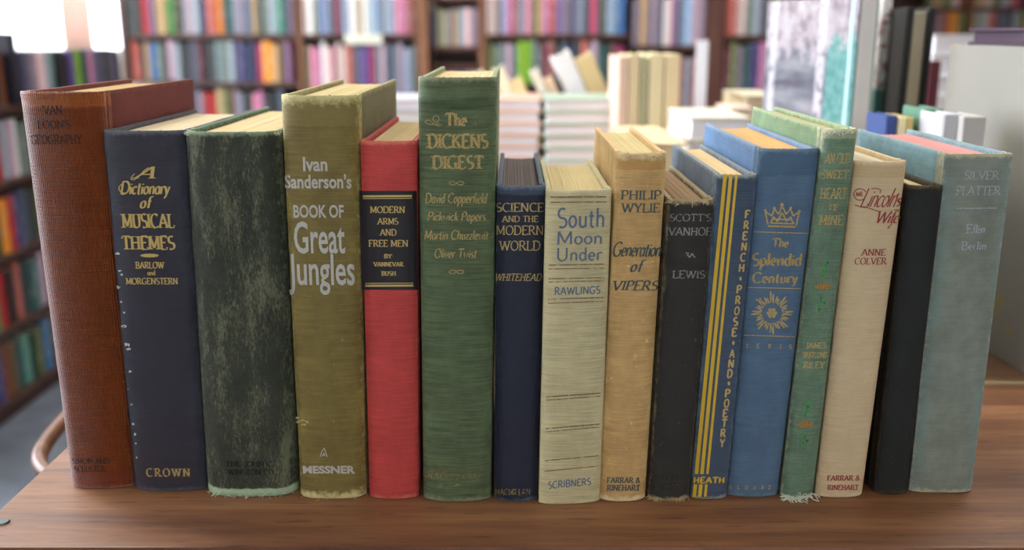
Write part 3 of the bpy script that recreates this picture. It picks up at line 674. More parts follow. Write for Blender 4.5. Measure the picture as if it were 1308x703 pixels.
# 12 blue Splendid Century
m = cloth('bright_blue_cloth', (80, 108, 136), (124, 140, 150), .5, streak=.06, blotch=.10, rough=.66, bands=[(.93, 1.01, (58, 88, 112), .45)])
mb = cloth('blue_board_cloth', (92, 128, 172), (150, 166, 180), .6, streak=.05, blotch=.10)
B = Book((970, 189), (1047, 191), (929, 630), (993, 630), 190, 636, .15, b=.004, fray=.0002, seed=12)
B.build('wide bright blue cloth book with gilt crown and sun', m, mb, mb, PG['orange'])
cr = [[(981, 289), (1016, 290)], [(983, 285), (1015, 286)], [(981, 287), (977.5, 270), (986, 276), (989, 267), (995, 274), (999, 262), (1004, 274), (1010, 267), (1013, 276), (1021, 271), (1017, 288)],
      [(985, 284), (988, 277), (993, 283), (999, 272), (1005, 283), (1010, 277), (1013, 285)], [(988, 280), (1011, 281)]]
B.stroke(cr, 2.0, GILT_DULL, 'crown_ornament', 'gilt crown'); B.blobs([(977.5, 269, 1.8, 1.8), (989, 266, 1.8, 1.8), (999, 261.5, 2.4, 2.2), (1010, 266, 1.8, 1.8), (1021, 270, 1.8, 1.8)], GILT_DULL, 'crown_ornament')
B.rule(962.5, 296.3, 1033, 298.4, 1.1, GILT_DULL, label='gilt rule'); B.rule(955, 367.3, 1023, 369, 1.1, GILT_DULL); B.rule(950, 428.3, 1015.5, 430.5, 1.1, GILT_DULL)
for t, a, b_, c, d in (('The', 986, 1008, 304.6, 315.7), ('Splendid', 960.5, 1025, 324, 339.5), ('Century', 960.5, 1020, 348.5, 361.5)):
    B.serif(t, a, b_, c, d, GILT_RUB, 'title_lettering', 'rubbed gilt lettering', thick=.22, thin=.10, sf=False)
sun = []
for k in range(16):
    a = 2*pi*k/16; r0, r1 = 13, (27 if k % 2 == 0 else 22); q = .85 + .0*k
    sun.append([(986+r0*cos(a-.13), 400+r0*sin(a-.13)), (986+r1*cos(a-.07), 400+r1*1.02*sin(a-.07)), (986+r0*cos(a+.13), 400+r0*sin(a+.13)), (986+r1*cos(a+.09)*.93, 400+r1*.93*sin(a+.09))])
B.stroke(sun, 1.5, GILT_DULL, 'sun_ornament', 'gilt sun'); B.blobs([(986+4.6*cos(a*pi/3), 400+4.6*sin(a*pi/3), 2.4, 2.4) for a in range(6)]+[(986, 400, 2, 2)], GILT_DULL, 'sun_ornament')
for ch, xx in zip('LEWIS', (955, 968, 983, 998, 1010)): B.serif(ch, xx-2.4, xx+2.4 if ch != 'I' else xx+1, 439+(xx-955)*.03, 444.5+(xx-955)*.03, GILT_RUB, 'author_letter', thick=.26, thin=.14)
for ch, xx in zip('SLOANE', (933, 943, 953.5, 964, 974, 983)): B.serif(ch, xx-2, xx+2, 620.6, 625.2, GILT_RUB, 'publisher_letter', thick=.26, thin=.14)
# 13 green Riley
m = cloth('sea_green_cloth', (98, 126, 102), (206, 202, 168), 1.0, wd=.028, streak=.14, blotch=.2, rough=.7, scuff=.25, scuffc=(150, 166, 150), side=((120, 150, 128), .75, .4),
          bands=[(.975, 1.01, (176, 184, 146), .55)])
mb = cloth('sage_board_cloth', (118, 146, 110), (180, 190, 150), .6, streak=.06, blotch=.14)
B = Book((1052, 163), (1095, 166), (997, 632), (1038, 634), 164, 638, .155, b=.0045, fray=.0007, fray_b=.0022, seed=13)
B.build('slim worn sea green book with gilt roses and ragged head and foot', m, mb, mb, PG['buff'])
for t, a, b_, c, d in (('AN OLD', 1053, 1086, 196, 208.7), ('SWEET', 1049.5, 1084, 218, 228), ('HEART', 1047, 1082, 240.7, 254), ('OF', 1060, 1071, 261, 269.5), ('MINE', 1045, 1077.6, 275, 287.5)):
    B.serif(t, a, b_, c, d, GILT_RUB, 'title_lettering', 'rubbed gilt lettering', thick=.2, thin=.1)
for t, a, b_, c, d in (('JAMES', 1030, 1056, 438, 445), ('WHITCOMB', 1024, 1056.5, 450, 457.3), ('RILEY', 1025, 1055, 462.7, 470.6)):
    B.serif(t, a, b_, c, d, GILT_DULL, 'author_lettering', thick=.2, thin=.11)
for (cx, cy) in ((1052, 365.5), (1029.6, 542)):
    B.blobs([(cx+dx, cy+dy, rx, ry) for dx, dy, rx, ry in ((0, 0, 5, 4.4), (-6, 0, 3.4, 2.4), (6.5, -1, 3.6, 2.6), (-9.5, 1.5, 2.2, 1.6), (-2, -3.4, 3, 1.6), (4, 3.6, 4, 1.3), (-5, 3.4, 3, 1.2))], ROSE, 'rose_ornament', 'gilt rose', rag=.3)
    B.blobs([(cx+dx, cy+dy, rx, ry) for dx, dy, rx, ry in ((2, -22, 2.6, 7), (5, -30, 1.6, 4), (-1, -13, 2.2, 5), (-3, 16, 2.2, 6), (-5, 27, 2.6, 6), (1, 20, 1.8, 4))], LEAF, 'leaf_ornament', 'green leaf', rag=.4)
B.threads(46, -1, 1, THREAD, ln=.006, label='pale frayed threads at the foot', r=.0003); B.threads(26, -1, 1, THREAD, z=B.H-.0035, ln=.0025)
# 14 cream Lincoln's Wife
m = cloth('ivory_cloth', (206, 182, 142), (226, 206, 168), .6, streak=.05, blotch=.06, rough=.75, bands=[(.955, 1.01, (186, 156, 108), .4)], side=((196, 166, 124), .8, .3))
B = Book((1091, 205), (1158, 208), (1041, 632), (1101, 632), 206, 637, .14, b=.0045, fray=.0002, fray_b=.0004, seed=14)
B.build('ivory cloth book with dark red script title', m, m, m, PG['ivory'])
B.serif('Lincoln', 1100, 1147, 240.5, 264.5, RED_INK, 'title_lettering', 'dark red lettering', thick=.115, thin=.05, italic=.5, sf=False, track=-.04)
B.serif("'s", 1144.5, 1152, 247, 263, RED_INK, 'title_lettering', thick=.17, thin=.07, italic=.3, sf=False)
B.stroke([[(1113, 241.5), (1119, 240.5), (1125, 242.5), (1124, 247)], [(1092, 262), (1099, 264.5), (1108, 265.5), (1116, 268), (1124, 271)], [(1098.6+8.2*cos(a*pi/8), 248.6+7.4*sin(a*pi/8)) for a in range(2, 16)]], 1.2, RED_INK, 'swash')
B.serif('MR.', 1093.5, 1103, 245.5, 251, RED_INK, 'title_lettering', thick=.24, thin=.12, sf=False)
B.serif('Wife', 1121, 1150, 269.5, 285, RED_INK, 'title_lettering', thick=.16, thin=.06, italic=.34, sf=False, track=-.04)
B.stroke([[(1140, 284), (1136, 291), (1134, 292), (1135, 288)], [(1142, 268.5), (1150, 268)]], 1.1, RED_INK, 'swash')
B.serif('ANNE', 1099, 1131.8, 318.4, 326.5, RED_INK, 'author_lettering', thick=.18, thin=.08)
B.serif('COLVER', 1091.5, 1134, 329.7, 337.9, RED_INK, 'author_lettering', thick=.18, thin=.08)
B.serif('FARRAR &', 1055.5, 1098.6, 608, 614.2, RED_INK, 'publisher_lettering', thick=.22, thin=.12)
B.serif('RINEHART', 1056, 1097, 620, 626.2, RED_INK, 'publisher_lettering', thick=.22, thin=.12)
# 15 black
m = cloth('black_cloth', (35, 37, 37), (110, 92, 60), .5, streak=.05, blotch=.12, rough=.7)
B = Book((1158, 236), (1205, 238), (1116, 628), (1159, 628), 237, 633, .13, b=.004, fray=.0003, seed=15, ridges=[(.2045, .0009, -.0004, 0)])
B.build('plain black cloth book with faint ruled line', m, m, m, PG['yellow'])
B.rule(1155, 275.6, 1201, 276.4, .9, BLIND_L, 'ruled_line'); B.rule(1121, 614, 1157, 614.4, .8, BLIND_L, 'ruled_line')
# 16 grey blue Silver Platter
m = cloth('grey_teal_cloth', (126, 134, 122), (190, 182, 150), .9, wd=.03, streak=.045, blotch=.16, rough=.72, side=((112, 140, 140), .55, .6), stain=((134, 140, 124), .3))
mb = cloth('sky_board_cloth', (106, 142, 152), (150, 170, 172), .6, streak=.06, blotch=.22, rough=.72)
B = Book((1207, 197), (1294, 198), (1161, 628), (1241, 628), 196, 631, .135, b=.0035, p=3.2, fray=.0004, seed=16, wob=.0006, ridges=[(.2065, .002, .0006, .05)])
B.build('wide faded grey teal book with blue boards and pink page tops, rightmost of the row', m, mb, mb, PG['pink'])
B.serif('SILVER', 1232, 1278, 218.7, 229.2, WHITE_FOIL, 'title_lettering', 'pale worn lettering', thick=.16, thin=.07)
B.serif('PLATTER', 1220.5, 1280, 238, 249.2, WHITE_FOIL, 'title_lettering', thick=.16, thin=.07)
B.rule(1223, 266.6, 1273.4, 266, 1.3, WHITE_FOIL)
B.serif('Ellin', 1233, 1258.6, 287, 298.2, WHITE_FOIL, 'author_lettering', thick=.18, thin=.08)
B.serif('Berlin', 1226.7, 1260, 308.7, 319, WHITE_FOIL, 'author_lettering', thick=.18, thin=.08)
# ------------------------------------------------------------------ tables
T_FRONT, T_BACK = ground(699.5), 0.718
XL = P(0, 650, ground(650)).x
T_WOOD = wood('walnut_table_top', (84, 52, 34), (122, 80, 52), (152, 108, 72), .42, 'X', 1.0)
T_EDGE = wood('walnut_edge', (78, 44, 28), (112, 70, 44), (150, 104, 66), .35, 'X', 1.0)
t = empty('wooden_table', (0.25, .59, 0), 'walnut brown wooden table under the row of old books', 'table')
def tp(name, m, *bx, bev=.001, lab=None):
    bm = bmesh.new()
    for b_ in bx: box(bm, *[v for v in b_], bev)
    for v in bm.verts: v.co -= Vector((0.25, .59, 0))
    return tag(mk(name, bm, m, t, smooth=40), lab)
tp('tabletop', T_WOOD, (XL, 1.05, T_FRONT, T_BACK, .724, TABLE_Z), bev=.0022)
tp('edge_moulding', T_EDGE, (XL+.004, 1.046, T_FRONT-.004, T_FRONT+.004, .716, .7445), bev=.002)
tp('apron', T_EDGE, (XL+.04, 1.0, T_FRONT+.03, T_FRONT+.05, .63, .724)); tp('apron', T_EDGE, (XL+.04, 1.0, T_BACK-.05, T_BACK-.03, .63, .724))
for lx in (XL+.03, .97):
    for ly in (T_FRONT+.025, T_BACK-.07): tp('leg', T_EDGE, (lx, lx+.045, ly, ly+.045, 0, .724), bev=.003)
sc = P(1, 668, ground(668)); bm = bmesh.new()
bmesh.ops.create_cone(bm, cap_ends=True, segments=16, radius1=.0042, radius2=.0034, depth=.0012)
for v in bm.verts: v.co += Vector((sc.x + .001, sc.y, TABLE_Z + .0005)) - Vector((.25, .59, 0))
mk('screw_head', bm, plain('dull_screw', (96, 104, 100), .4, metal=.6), t)

T2_WOOD = wood('display_table_top', (92, 62, 44), (126, 92, 66), (150, 114, 84), .3, 'X', 1.0)
T2_EDGE = plain('pale_edge_strip', (168, 148, 110), .5)
t = empty('display_table', (.5, 1.3, 0), 'second brown table behind the first, holding piles of pale books', 'table')
def tp2(name, m, *b_, bev=.001, lab=None):
    bm = bmesh.new(); box(bm, *b_, bev)
    for v in bm.verts: v.co -= Vector((.5, 1.3, 0))
    return tag(mk(name, bm, m, t, smooth=40), lab)
tp2('tabletop', T2_WOOD, -.30, 1.25, .7225, 2.0, .722, .7500); tp2('edge_strip', T2_EDGE, -.30, 1.25, .7195, .7224, .724, .7512, bev=.0004, lab='pale edge strip')
for lx in (.02, 1.17):
    for ly in (.78, 1.92): tp2('leg', T2_WOOD, lx, lx+.045, ly, ly+.045, 0, .722)

# ------------------------------------------------------------------ bentwood chair tucked under the second table
CH = wood('bentwood', (74, 42, 24), (108, 66, 40), (136, 90, 56), .4, 'X', 1.0, .4)
c0 = Vector((-.19, 1.02, 0))
t = empty('bentwood_chair', c0, 'brown bentwood armchair with curved rail, half hidden behind the rust book', 'chair')
bm = bmesh.new(); pts = []
for (x, y) in ((.0, .765), (-.15, .738), (-.30, .728), (-.35, .735), (-.392, .752), (-.418, .785), (-.430, .83), (-.436, .88), (-.440, .93), (-.443, 1.02), (-.440, 1.13), (-.425, 1.22), (-.37, 1.265), (-.25, 1.28), (.0, 1.28)):
    pts.append(Vector((x, y, .655)) - c0)
def smooth_path(p, k=5):
    out = []
    for i in range(len(p)-1):
        a, b_, c, d = p[max(i-1, 0)], p[i], p[i+1], p[min(i+2, len(p)-1)]
        for j in range(k):
            q = j/k; out.append(0.5*((2*b_)+(c-a)*q+(2*a-5*b_+4*c-d)*q*q+(3*b_-a-3*c+d)*q**3))
    return out + [p[-1]]
tube(bm, smooth_path(pts), .0068, 12, flat=1.1); mk('curved_rail', bm, CH, t, smooth=60)
bm = bmesh.new(); bmesh.ops.create_cone(bm, cap_ends=True, segments=40, radius1=.205, radius2=.215, depth=.03)
for v in bm.verts: v.co += Vector((0, 0, .44))
mk('seat', bm, CH, t, smooth=40)
for a in (150, 180, 210, 120, 240):
    bm = bmesh.new(); r_ = radians(a); tube(bm, [Vector((.19*cos(r_), .19*sin(r_), .45)), Vector((.245*cos(r_), .25*sin(r_), .55)), Vector((.250*cos(r_), .262*sin(r_), .655))], .006, 8); mk('spindle', bm, CH, t, smooth=60)
for sx, sy in ((-1, -1), (-1, 1), (1, -1), (1, 1)):
    bm = bmesh.new(); tube(bm, [Vector((sx*.14, sy*.14, .43)), Vector((sx*.17, sy*.17, .2)), Vector((sx*.19, sy*.19, 0))], [.015, .013, .011], 10); mk('leg', bm, CH, t, smooth=60)
bm = bmesh.new(); tube(bm, [Vector((.165*cos(a*pi/12), .165*sin(a*pi/12), .24)) for a in range(25)], .007, 8); mk('leg_hoop', bm, CH, t, smooth=60)

# ------------------------------------------------------------------ room
CARPET = N('blue_grey_carpet', .95, .1); nz = CARPET.noise(CARPET.coord(), 260.0, 3); n2 = CARPET.noise(CARPET.coord(), 9.0, 3)
CARPET.color(CARPET.ramp(CARPET.math('ADD', CARPET.math('MULTIPLY', nz, .7), CARPET.math('MULTIPLY', n2, .3)), [(.35, rgba((64, 70, 80))), (.65, rgba((120, 126, 136)))])).bump(nz, .5, .003)
WALL = plain('cream_wall_paint', (206, 200, 188), .8, var=.03, scale=4); CEIL = plain('white_ceiling', (222, 220, 214), .9, var=.03, scale=8)
def st(name, m, boxes, bev=0.0):
    bm = bmesh.new()
    for b_ in boxes: box(bm, *b_, bev)
    return tag(mk(name, bm, m), kind='structure')
RX0, RX1, RY0, RY1, RZ = -3.1, 4.6, -3.4, 5.5, 2.9
st('floor', CARPET.m, [(RX0-.2, RX1+.2, RY0-.2, 8.2, -.1, 0)])
st('ceiling', CEIL, [(RX0-.2, RX1+.2, RY0-.2, 8.2, RZ, RZ+.1)])
st('wall_right', WALL, [(RX1, RX1+.15, RY0, 8.0, 0, RZ)])
# left wall with a window opening (behind and beside the low shelves)
st('wall_left', WALL, [(RX0-.15, RX0, RY0, .1, 0, RZ), (RX0-.15, RX0, 3.1, RY1, 0, RZ), (RX0-.15, RX0, .1, 3.1, 0, .7), (RX0-.15, RX0, .1, 3.1, 2.5, RZ)])
# back wall: window at the left, wall behind the bookcases, deeper bay at the right
WX1 = xat(161, 30, RY1) ; WZ0 = zat(75, RY1)
st('wall_back', WALL, [(RX0, -2.95, RY1, RY1+.15, 0, RZ), (-2.95, WX1, RY1, RY1+.15, 0, WZ0), (-2.95, WX1, RY1, RY1+.15, 2.6, RZ), (WX1, 1.75, RY1, RY1+.15, 0, RZ)])
st('wall_alcove_side', WALL, [(1.75, 1.9, RY1, 7.9, 0, RZ)]); st('wall_alcove_back', WALL, [(1.9, RX1, 7.9, 8.05, 0, RZ)])
st('wall_front', plain('brown_panelled_wall', (92, 66, 50), .7), [(RX0, -.8, RY0-.15, RY0, 0, RZ), (1.2, RX1, RY0-.15, RY0, 0, RZ), (-.8, 1.2, RY0-.15, RY0, 0, 1.1), (-.8, 1.2, RY0-.15, RY0, 2.4, RZ)])
st('baseboard_back', plain('dark_base', (70, 48, 36)), [(WX1, 1.75, RY1-.015, RY1-.001, 0, .1)])
GLASS = N('window_glass', .02, .5); _g = GLASS.n('ShaderNodeBsdfGlossy'); _g.inputs['Roughness'].default_value = .02; _t = GLASS.n('ShaderNodeBsdfTransparent'); _x = GLASS.n('ShaderNodeMixShader'); _x.inputs[0].default_value = .06
GLASS.l(_t.outputs[0], _x.inputs[1]); GLASS.l(_g.outputs[0], _x.inputs[2]); GLASS.l(_x.outputs[0], GLASS.out.inputs[0])
FR = plain('white_window_frame', (226, 224, 220), .5, var=.02)
def window(i, kind, a0, a1, c, z0, z1, mull=.5):
    w = tag(bpy.data.objects.new('window_%d' % i, None), kind='structure'); COL.objects.link(w)
    def bx(*b_): return b_ if kind == 'y' else (b_[2], b_[3], b_[0], b_[1], b_[4], b_[5])
    for q in ((a0, a0+.05, c-.03, c+.03, z0, z1), (a1-.05, a1, c-.03, c+.03, z0, z1), (a0, a1, c-.03, c+.03, z0, z0+.05), (a0, a1, c-.03, c+.03, z1-.05, z1), (a0+(a1-a0)*mull-.02, a0+(a1-a0)*mull+.02, c-.025, c+.025, z0, z1)):
        bm = bmesh.new(); box(bm, *bx(*q)); mk('window_frame', bm, FR, w)
    bm = bmesh.new(); box(bm, *bx(a0+.04, a1-.04, c-.003, c+.003, z0+.04, z1-.04)); mk('window_pane', bm, GLASS.m, w)
window(1, 'y', -2.95, WX1, RY1+.08, WZ0, 2.6, (xat(98, 30, RY1+.08)+2.95)/(WX1+2.95))
window(2, 'x', .1, 3.1, RX0-.08, .7, 2.5)
window(3, 'y', -.8, 1.2, RY0-.08, 1.1, 2.4)  # unseen front opening, added for the fill light on the spines
# pink curtain in the back window
cx0, cx1 = xat(78, 30, 5.42), xat(117, 30, 5.42)
bm = bmesh.new(); NP = 60; a = []
for i in range(NP+1):
    x = cx0 + (cx1-cx0)*i/NP; y = 5.42 + .022*sin(i/NP*2*pi*5)
    a.append([bm.verts.new((x-(cx0+cx1)/2, y-5.42, z)) for z in (WZ0-.05-1.0, 2.65-1.0)])
for p_, q_ in zip(a, a[1:]): bm.faces.new((p_[0], q_[0], q_[1], p_[1]))
CU = N('pink_curtain', .9, .1); CU.color(rgba((240, 222, 214)))
tr = CU.n('ShaderNodeBsdfTranslucent'); tr.inputs[0].default_value = rgba((252, 236, 228)); mx = CU.n('ShaderNodeMixShader'); mx.inputs[0].default_value = .75
CU.l(CU.b.outputs[0], mx.inputs[1]); CU.l(tr.outputs[0], mx.inputs[2]); CU.l(mx.outputs[0], CU.out.inputs[0])
o = mk('curtain', bm, CU.m, None, ((cx0+cx1)/2, 5.42, 1.0), smooth=60); sd = o.modifiers.new('thick', 'SOLIDIFY'); sd.thickness = .003
tag(o, 'pale pink curtain hanging in the bright back window', 'curtain')
# ceiling lamps
EM = N('lamp_diffuser', .5); EM.b.inputs['Emission Color'].default_value = (1, .95, .88, 1); EM.b.inputs['Emission Strength'].default_value = 3.0
k = 0
for lx in (-1.4, 1.0, 3.2):
    for ly in (-1.6, 1.4, 4.0):
        l = empty('ceiling_light', (lx, ly, RZ), 'flat white ceiling light panel, %s row from the shop front, %s' % ({-1.6: 'first', 1.4: 'second', 4.0: 'third'}[ly], {-1.4: 'left', 1.0: 'middle', 3.2: 'right'}[lx]), 'lamp', 'ceiling light panels')
        bm = bmesh.new(); box(bm, -.62, .62, -.17, .17, -.06, 0, .004); mk('lamp_housing', bm, FR, l)
        bm = bmesh.new(); box(bm, -.58, .58, -.13, .13, -.068, -.0605, .002); mk('diffuser', bm, EM.m, l)
        li = bpy.data.lights.new('lamp_light', 'AREA'); li.shape = 'RECTANGLE'; li.size = 1.15; li.size_y = .25; li.energy = 7 if ly < 0 else {-1.4: 32, 1.0: 17, 3.2: 12}[lx]; li.color = (1, .94, .86)
        lo = bpy.data.objects.new('lamp_light', li); COL.objects.link(lo); lo.location = (0, 0, -.075); lo.parent = l

# ------------------------------------------------------------------ background books
CN = {'red': (178, 44, 44), 'coral': (206, 96, 76), 'mauve': (132, 104, 124), 'tan': (190, 158, 122), 'green': (84, 146, 62), 'darkbrown': (60, 40, 34),
      'lightgrey': (176, 172, 176), 'navy': (44, 52, 92), 'orange': (206, 116, 48), 'teal': (52, 92, 92), 'lilac': (150, 144, 168), 'greyblue': (104, 124, 144), 'darkgrey': (66, 66, 74),
      'mint': (92, 160, 132), 'blue': (70, 116, 180), 'black': (26, 28, 32), 'grey': (122, 124, 128), 'magenta': (160, 50, 92), 'yellow': (226, 162, 40), 'brown': (112, 80, 56),
      'olive': (110, 110, 62), 'pink': (214, 124, 150), 'cream': (212, 202, 172), 'lightblue': (142, 166, 206), 'slate': (84, 92, 116), 'white': (222, 222, 228), 'purple': (112, 90, 158),
      'maroon': (104, 42, 56), 'lime': (150, 200, 48), 'beige': (206, 188, 158), 'paleblue': (166, 186, 210), 'indigo': (66, 60, 130), 'lavender': (170, 158, 204), 'rust': (138, 70, 46), 'rose': (176, 84, 100), 'darkgreen': (44, 66, 52)}
CW = {'darkbrown': 'dark brown', 'lightgrey': 'light grey', 'greyblue': 'grey blue', 'darkgrey': 'dark grey', 'lightblue': 'light blue', 'paleblue': 'pale blue', 'darkgreen': 'dark green'}
_bm = {}
def bookmat(c, k):
    key = (c, k)
    if key in _bm: return _bm[key]
    r = random.Random(hash(c) % 999 + k*17 if False else sum(map(ord, c))*7 + k*131)
    q = N('binding_%s_%d' % (CW.get(c, c).replace(' ', '_'), k), .45, .5)
    base = tuple(min(255, max(8, v*r.uniform(.88, 1.08))) for v in CN[c])
    acc = r.choice([(230, 226, 216), (40, 38, 44), (222, 214, 180), tuple(v*.6 for v in base), tuple(min(255, v*1.4+30) for v in base)])
    nz = q.noise(q.coord('Object', (3, 3, 1)), r.uniform(22, 40), 1); f = q.step(nz, .56+r.uniform(0, .08), .66, 0, r.uniform(.25, .65))
    q.color(q.mix(f, rgba(base), rgba(acc))); _bm[key] = q.m; return q.m
PAPER = plain('book_pages', (214, 204, 182), .9, var=.08, scale=60)
ORD = ['first', 'second', 'third', 'fourth', 'fifth', 'sixth', 'seventh', 'eighth', 'ninth', 'tenth', 'eleventh', 'twelfth', 'thirteenth', 'fourteenth', 'fifteenth', 'sixteenth', 'seventeenth', 'eighteenth', 'nineteenth', 'twentieth']
ORD += ['twenty-' + o_ for o_ in ORD[:9]] + ['thirtieth'] + ['thirty-' + o_ for o_ in ORD[:9]]
def book_mesh(name, w, h, d, mat, pages_m=None):
    "spine faces -Y, origin at the middle of its foot; cover wraps a recessed page block"
    bm = bmesh.new(); t_ = min(.002, w*.16); g = .003
    box(bm, -w/2, -w/2+t_, 0, d, 0, h); box(bm, w/2-t_, w/2, 0, d, 0, h)
    pr = [(-w/2, .003), (-w*.3, .0006), (0, 0), (w*.3, .0006), (w/2, .003)]
    lo = [bm.verts.new((x, y-.003, 0)) for x, y in pr]; hi = [bm.verts.new((x, y-.003, h)) for x, y in pr]
    lb = [bm.verts.new((x, .001, 0)) for x, y in pr]; hb = [bm.verts.new((x, .001, h)) for x, y in pr]
    for i in range(4):
        bm.faces.new((lo[i], lo[i+1], hi[i+1], hi[i])); bm.faces.new((hi[i], hi[i+1], hb[i+1], hb[i])); bm.faces.new((lb[i], lb[i+1], lo[i+1], lo[i])); bm.faces.new((lb[i+1], lb[i], hb[i], hb[i+1]))
    box(bm, -w/2+t_, w/2-t_, .001, d-g, g, h-g, 0, mi=1)
    bmesh.ops.recalc_face_normals(bm, faces=bm.faces)
    me = bpy.data.meshes.new(name); bm.to_mesh(me); bm.free(); me.materials.append(mat); me.materials.append(pages_m or PAPER)
    return me
rb = random.Random(4)
def shelf_row(items, y, zb, where, group, h_rng, flat_h=None, d=.15, dense=True, cap=None):
    "items: (px0, px1, colour[, height, tilt]) as seen at depth y"
    n = 0; its = []
    for it in items:
        if it[1]-it[0] >= 11 and len(it) < 4 and it[2] not in ('yellow',): m_ = it[0] + (it[1]-it[0])*rb.uniform(.42, .58); its += [(it[0], m_, it[2]), (m_, it[1], it[2])]
        else: its.append(it)
    for it in its:
        a, b_, c = it[:3]
        x0, x1 = xat(a, 40, y), xat(b_, 40, y); w = x1-x0-.0035
        h = it[3] if len(it) > 3 and it[3] else rb.uniform(*h_rng); tilt = it[4] if len(it) > 4 else 0
        h = min(h, min([z for pa_, pb_, z in PLZ[y] if z > zb + .03 and b_ > pa_+1 and a < pb_-1], default=9) - .028 - zb - rb.uniform(.002, .010))
        me = book_mesh('paperback', w, h, d, bookmat(c, n % 2))
        o = link('paperback', me, None, ((x0+x1)/2, y + rb.uniform(0, .012), zb + .0005))
        if tilt: o.rotation_euler = (0, radians(tilt), 0); o.location.z += abs(sin(radians(tilt)))*w/2
        tag(o, '%s paperback, %s from left %s' % (CW.get(c, c), ORD[n], where), 'book', group); n += 1

SH = wood('dark_shelf_wood', (44, 26, 22), (66, 40, 32), (92, 58, 44), .45, 'X'); UPR = wood('brown_upright_wood', (96, 60, 42), (128, 84, 58), (152, 106, 74), .45, 'Z'); UPD = wood('dark_upright_wood', (62, 36, 30), (90, 54, 44), (112, 70, 56), .45, 'Z')
Y5 = 5.0
PLZ = {}
def bookcase(label, y, d, px0, px1, top, planks, ups, plank_m=SH, back=True, top_on=True):
    x0, x1 = xat(px0, 40, y), xat(px1, 40, y); cx = (x0+x1)/2
    t = empty('bookcase', (cx, y, 0), label, 'bookcase', None)
    def prt(name, m, *b_):
        bm = bmesh.new(); box(bm, *b_, .002, seg=1)
        for v in bm.verts: v.co -= Vector((cx, y, 0))
        return mk(name, bm, m, t)
    for (a, b_, m) in ups:
        xa, xb = xat(a, 40, y), xat(b_, 40, y); prt('upright', m, xa, xb, y-.012, y+d, 0, top)
    ux = sorted([(xat(a, 40, y), xat(b_, 40, y)) for a, b_, m in ups])
    PLZ.setdefault(y, []).extend((pa, pb, z) for pa, pb, zs in planks for z in zs)
    for (pa, pb, zs) in planks:
        xa, xb = xat(pa, 40, y), xat(pb, 40, y)
        for z in zs: prt('shelf_board', plank_m, xa, xb, y-.004, y+d-.012, z-.026, z)
    if back: prt('back_panel', SH, x0, x1, y+d-.01, y+d, .0, top)
    return t
zA, zA2, zE, zLow = zat(43.5, Y5), zat(105, Y5), zat(58, Y5), zat(163, Y5)
TOPZ = zA + .30
# bookcase 1: bays A and B
bookcase('long dark bookcase at the back left, crammed with paperbacks', Y5, .26, 156, 546.6, TOPZ+.01, [(160, 379, [zA, zA2, zLow, zLow-.3, TOPZ+.008]), (386, 531, [zA, zA2-.055, zLow-.05, zLow-.3, TOPZ+.008])],
         [(154, 161, UPD), (379, 386, UPR), (531, 546.5, UPR)])
def seq(start, spec):
    out = []; x = start
    for w, c, *r in spec:
        if c != '-': out.append((x, x+w, c, *r))
        x += w
    return out
grp = 'paperbacks on the back bookcases'
shelf_row(seq(162, [(19, 'darkgrey'), (10, 'red'), (8, 'mauve'), (14, 'tan'), (12, 'green'), (10, 'darkbrown'), (11, 'lightgrey'), (10, 'lightgrey'), (8, 'navy'), (10, 'coral'), (12, 'orange'), (12, 'teal'), (7, 'lilac'), (6, 'lilac'),
      (11, 'greyblue'), (7, 'tan'), (7, 'darkgrey'), (8, 'grey'), (9, 'lightgrey'), (11, 'mint'), (6, 'navy'), (5, 'lilac')]), Y5, zA, 'on top shelf of left back bookcase', grp, (.19, .225))
shelf_row(seq(162, [(3, '-'), (11, 'coral'), (5, 'darkgrey'), (6, 'tan'), (11, 'blue'), (8, 'grey'), (5, 'black'), (8, 'lightgrey'), (8, 'lightgrey'), (11, 'darkgrey'), (12, 'slate'), (6, 'maroon'), (6, 'black'), (10, 'darkgrey'),
      (9, 'grey'), (8, 'grey'), (8, 'lightgrey'), (2, '-'), (9, 'indigo'), (8, 'navy'), (9, 'navy'), (7, 'magenta'), (14, 'yellow'), (8, 'tan'), (7, 'brown'), (8, 'mauve'), (4, 'maroon'), (3, '-')]), Y5, zA2, 'on second shelf of left back bookcase', grp, (.185, .215))
shelf_row(seq(206, [(10, 'slate'), (9, 'tan'), (9, 'navy'), (11, 'slate'), (8, 'lilac'), (16, 'red'), (10, 'tan'), (7, 'olive'), (6, 'brown'), (12, 'lilac'), (12, 'darkgrey'), (14, 'pink'), (9, 'darkgrey'), (10, 'black'), (9, 'slate')]), Y5, zLow, 'on third shelf of left back bookcase', grp, (.17, .205))
shelf_row(seq(387, [(5, 'cream'), (9, 'white'), (9, 'grey'), (11, 'lightblue'), (8, 'slate'), (4, 'rose'), (5, 'slate'), (9, 'lightblue'), (10, 'white'), (6, 'tan'), (8, 'white'), (12, 'paleblue'), (7, 'greyblue'), (7, 'lightgrey'), (8, 'lightblue'),
      (8, 'pink'), (6, 'pink'), (9, 'rose'), (3, 'darkbrown')]), Y5, zA, 'on upper shelf, right bay of left bookcase', grp, (.19, .23))
shelf_row(seq(387, [(6, 'olive'), (8, 'pink'), (7, 'pink'), (14, 'white'), (5, 'magenta'), (14, 'cream'), (8, 'coral'), (8, 'slate'), (12, 'purple'), (9, 'magenta'), (6, 'grey'), (7, 'lightgrey'), (9, 'slate'), (2, '-'), (12, 'lilac'), (9, 'lightblue'), (7, 'grey')]), Y5, zA2-.055, 'on middle shelf, right bay of left bookcase', grp, (.215, .26))
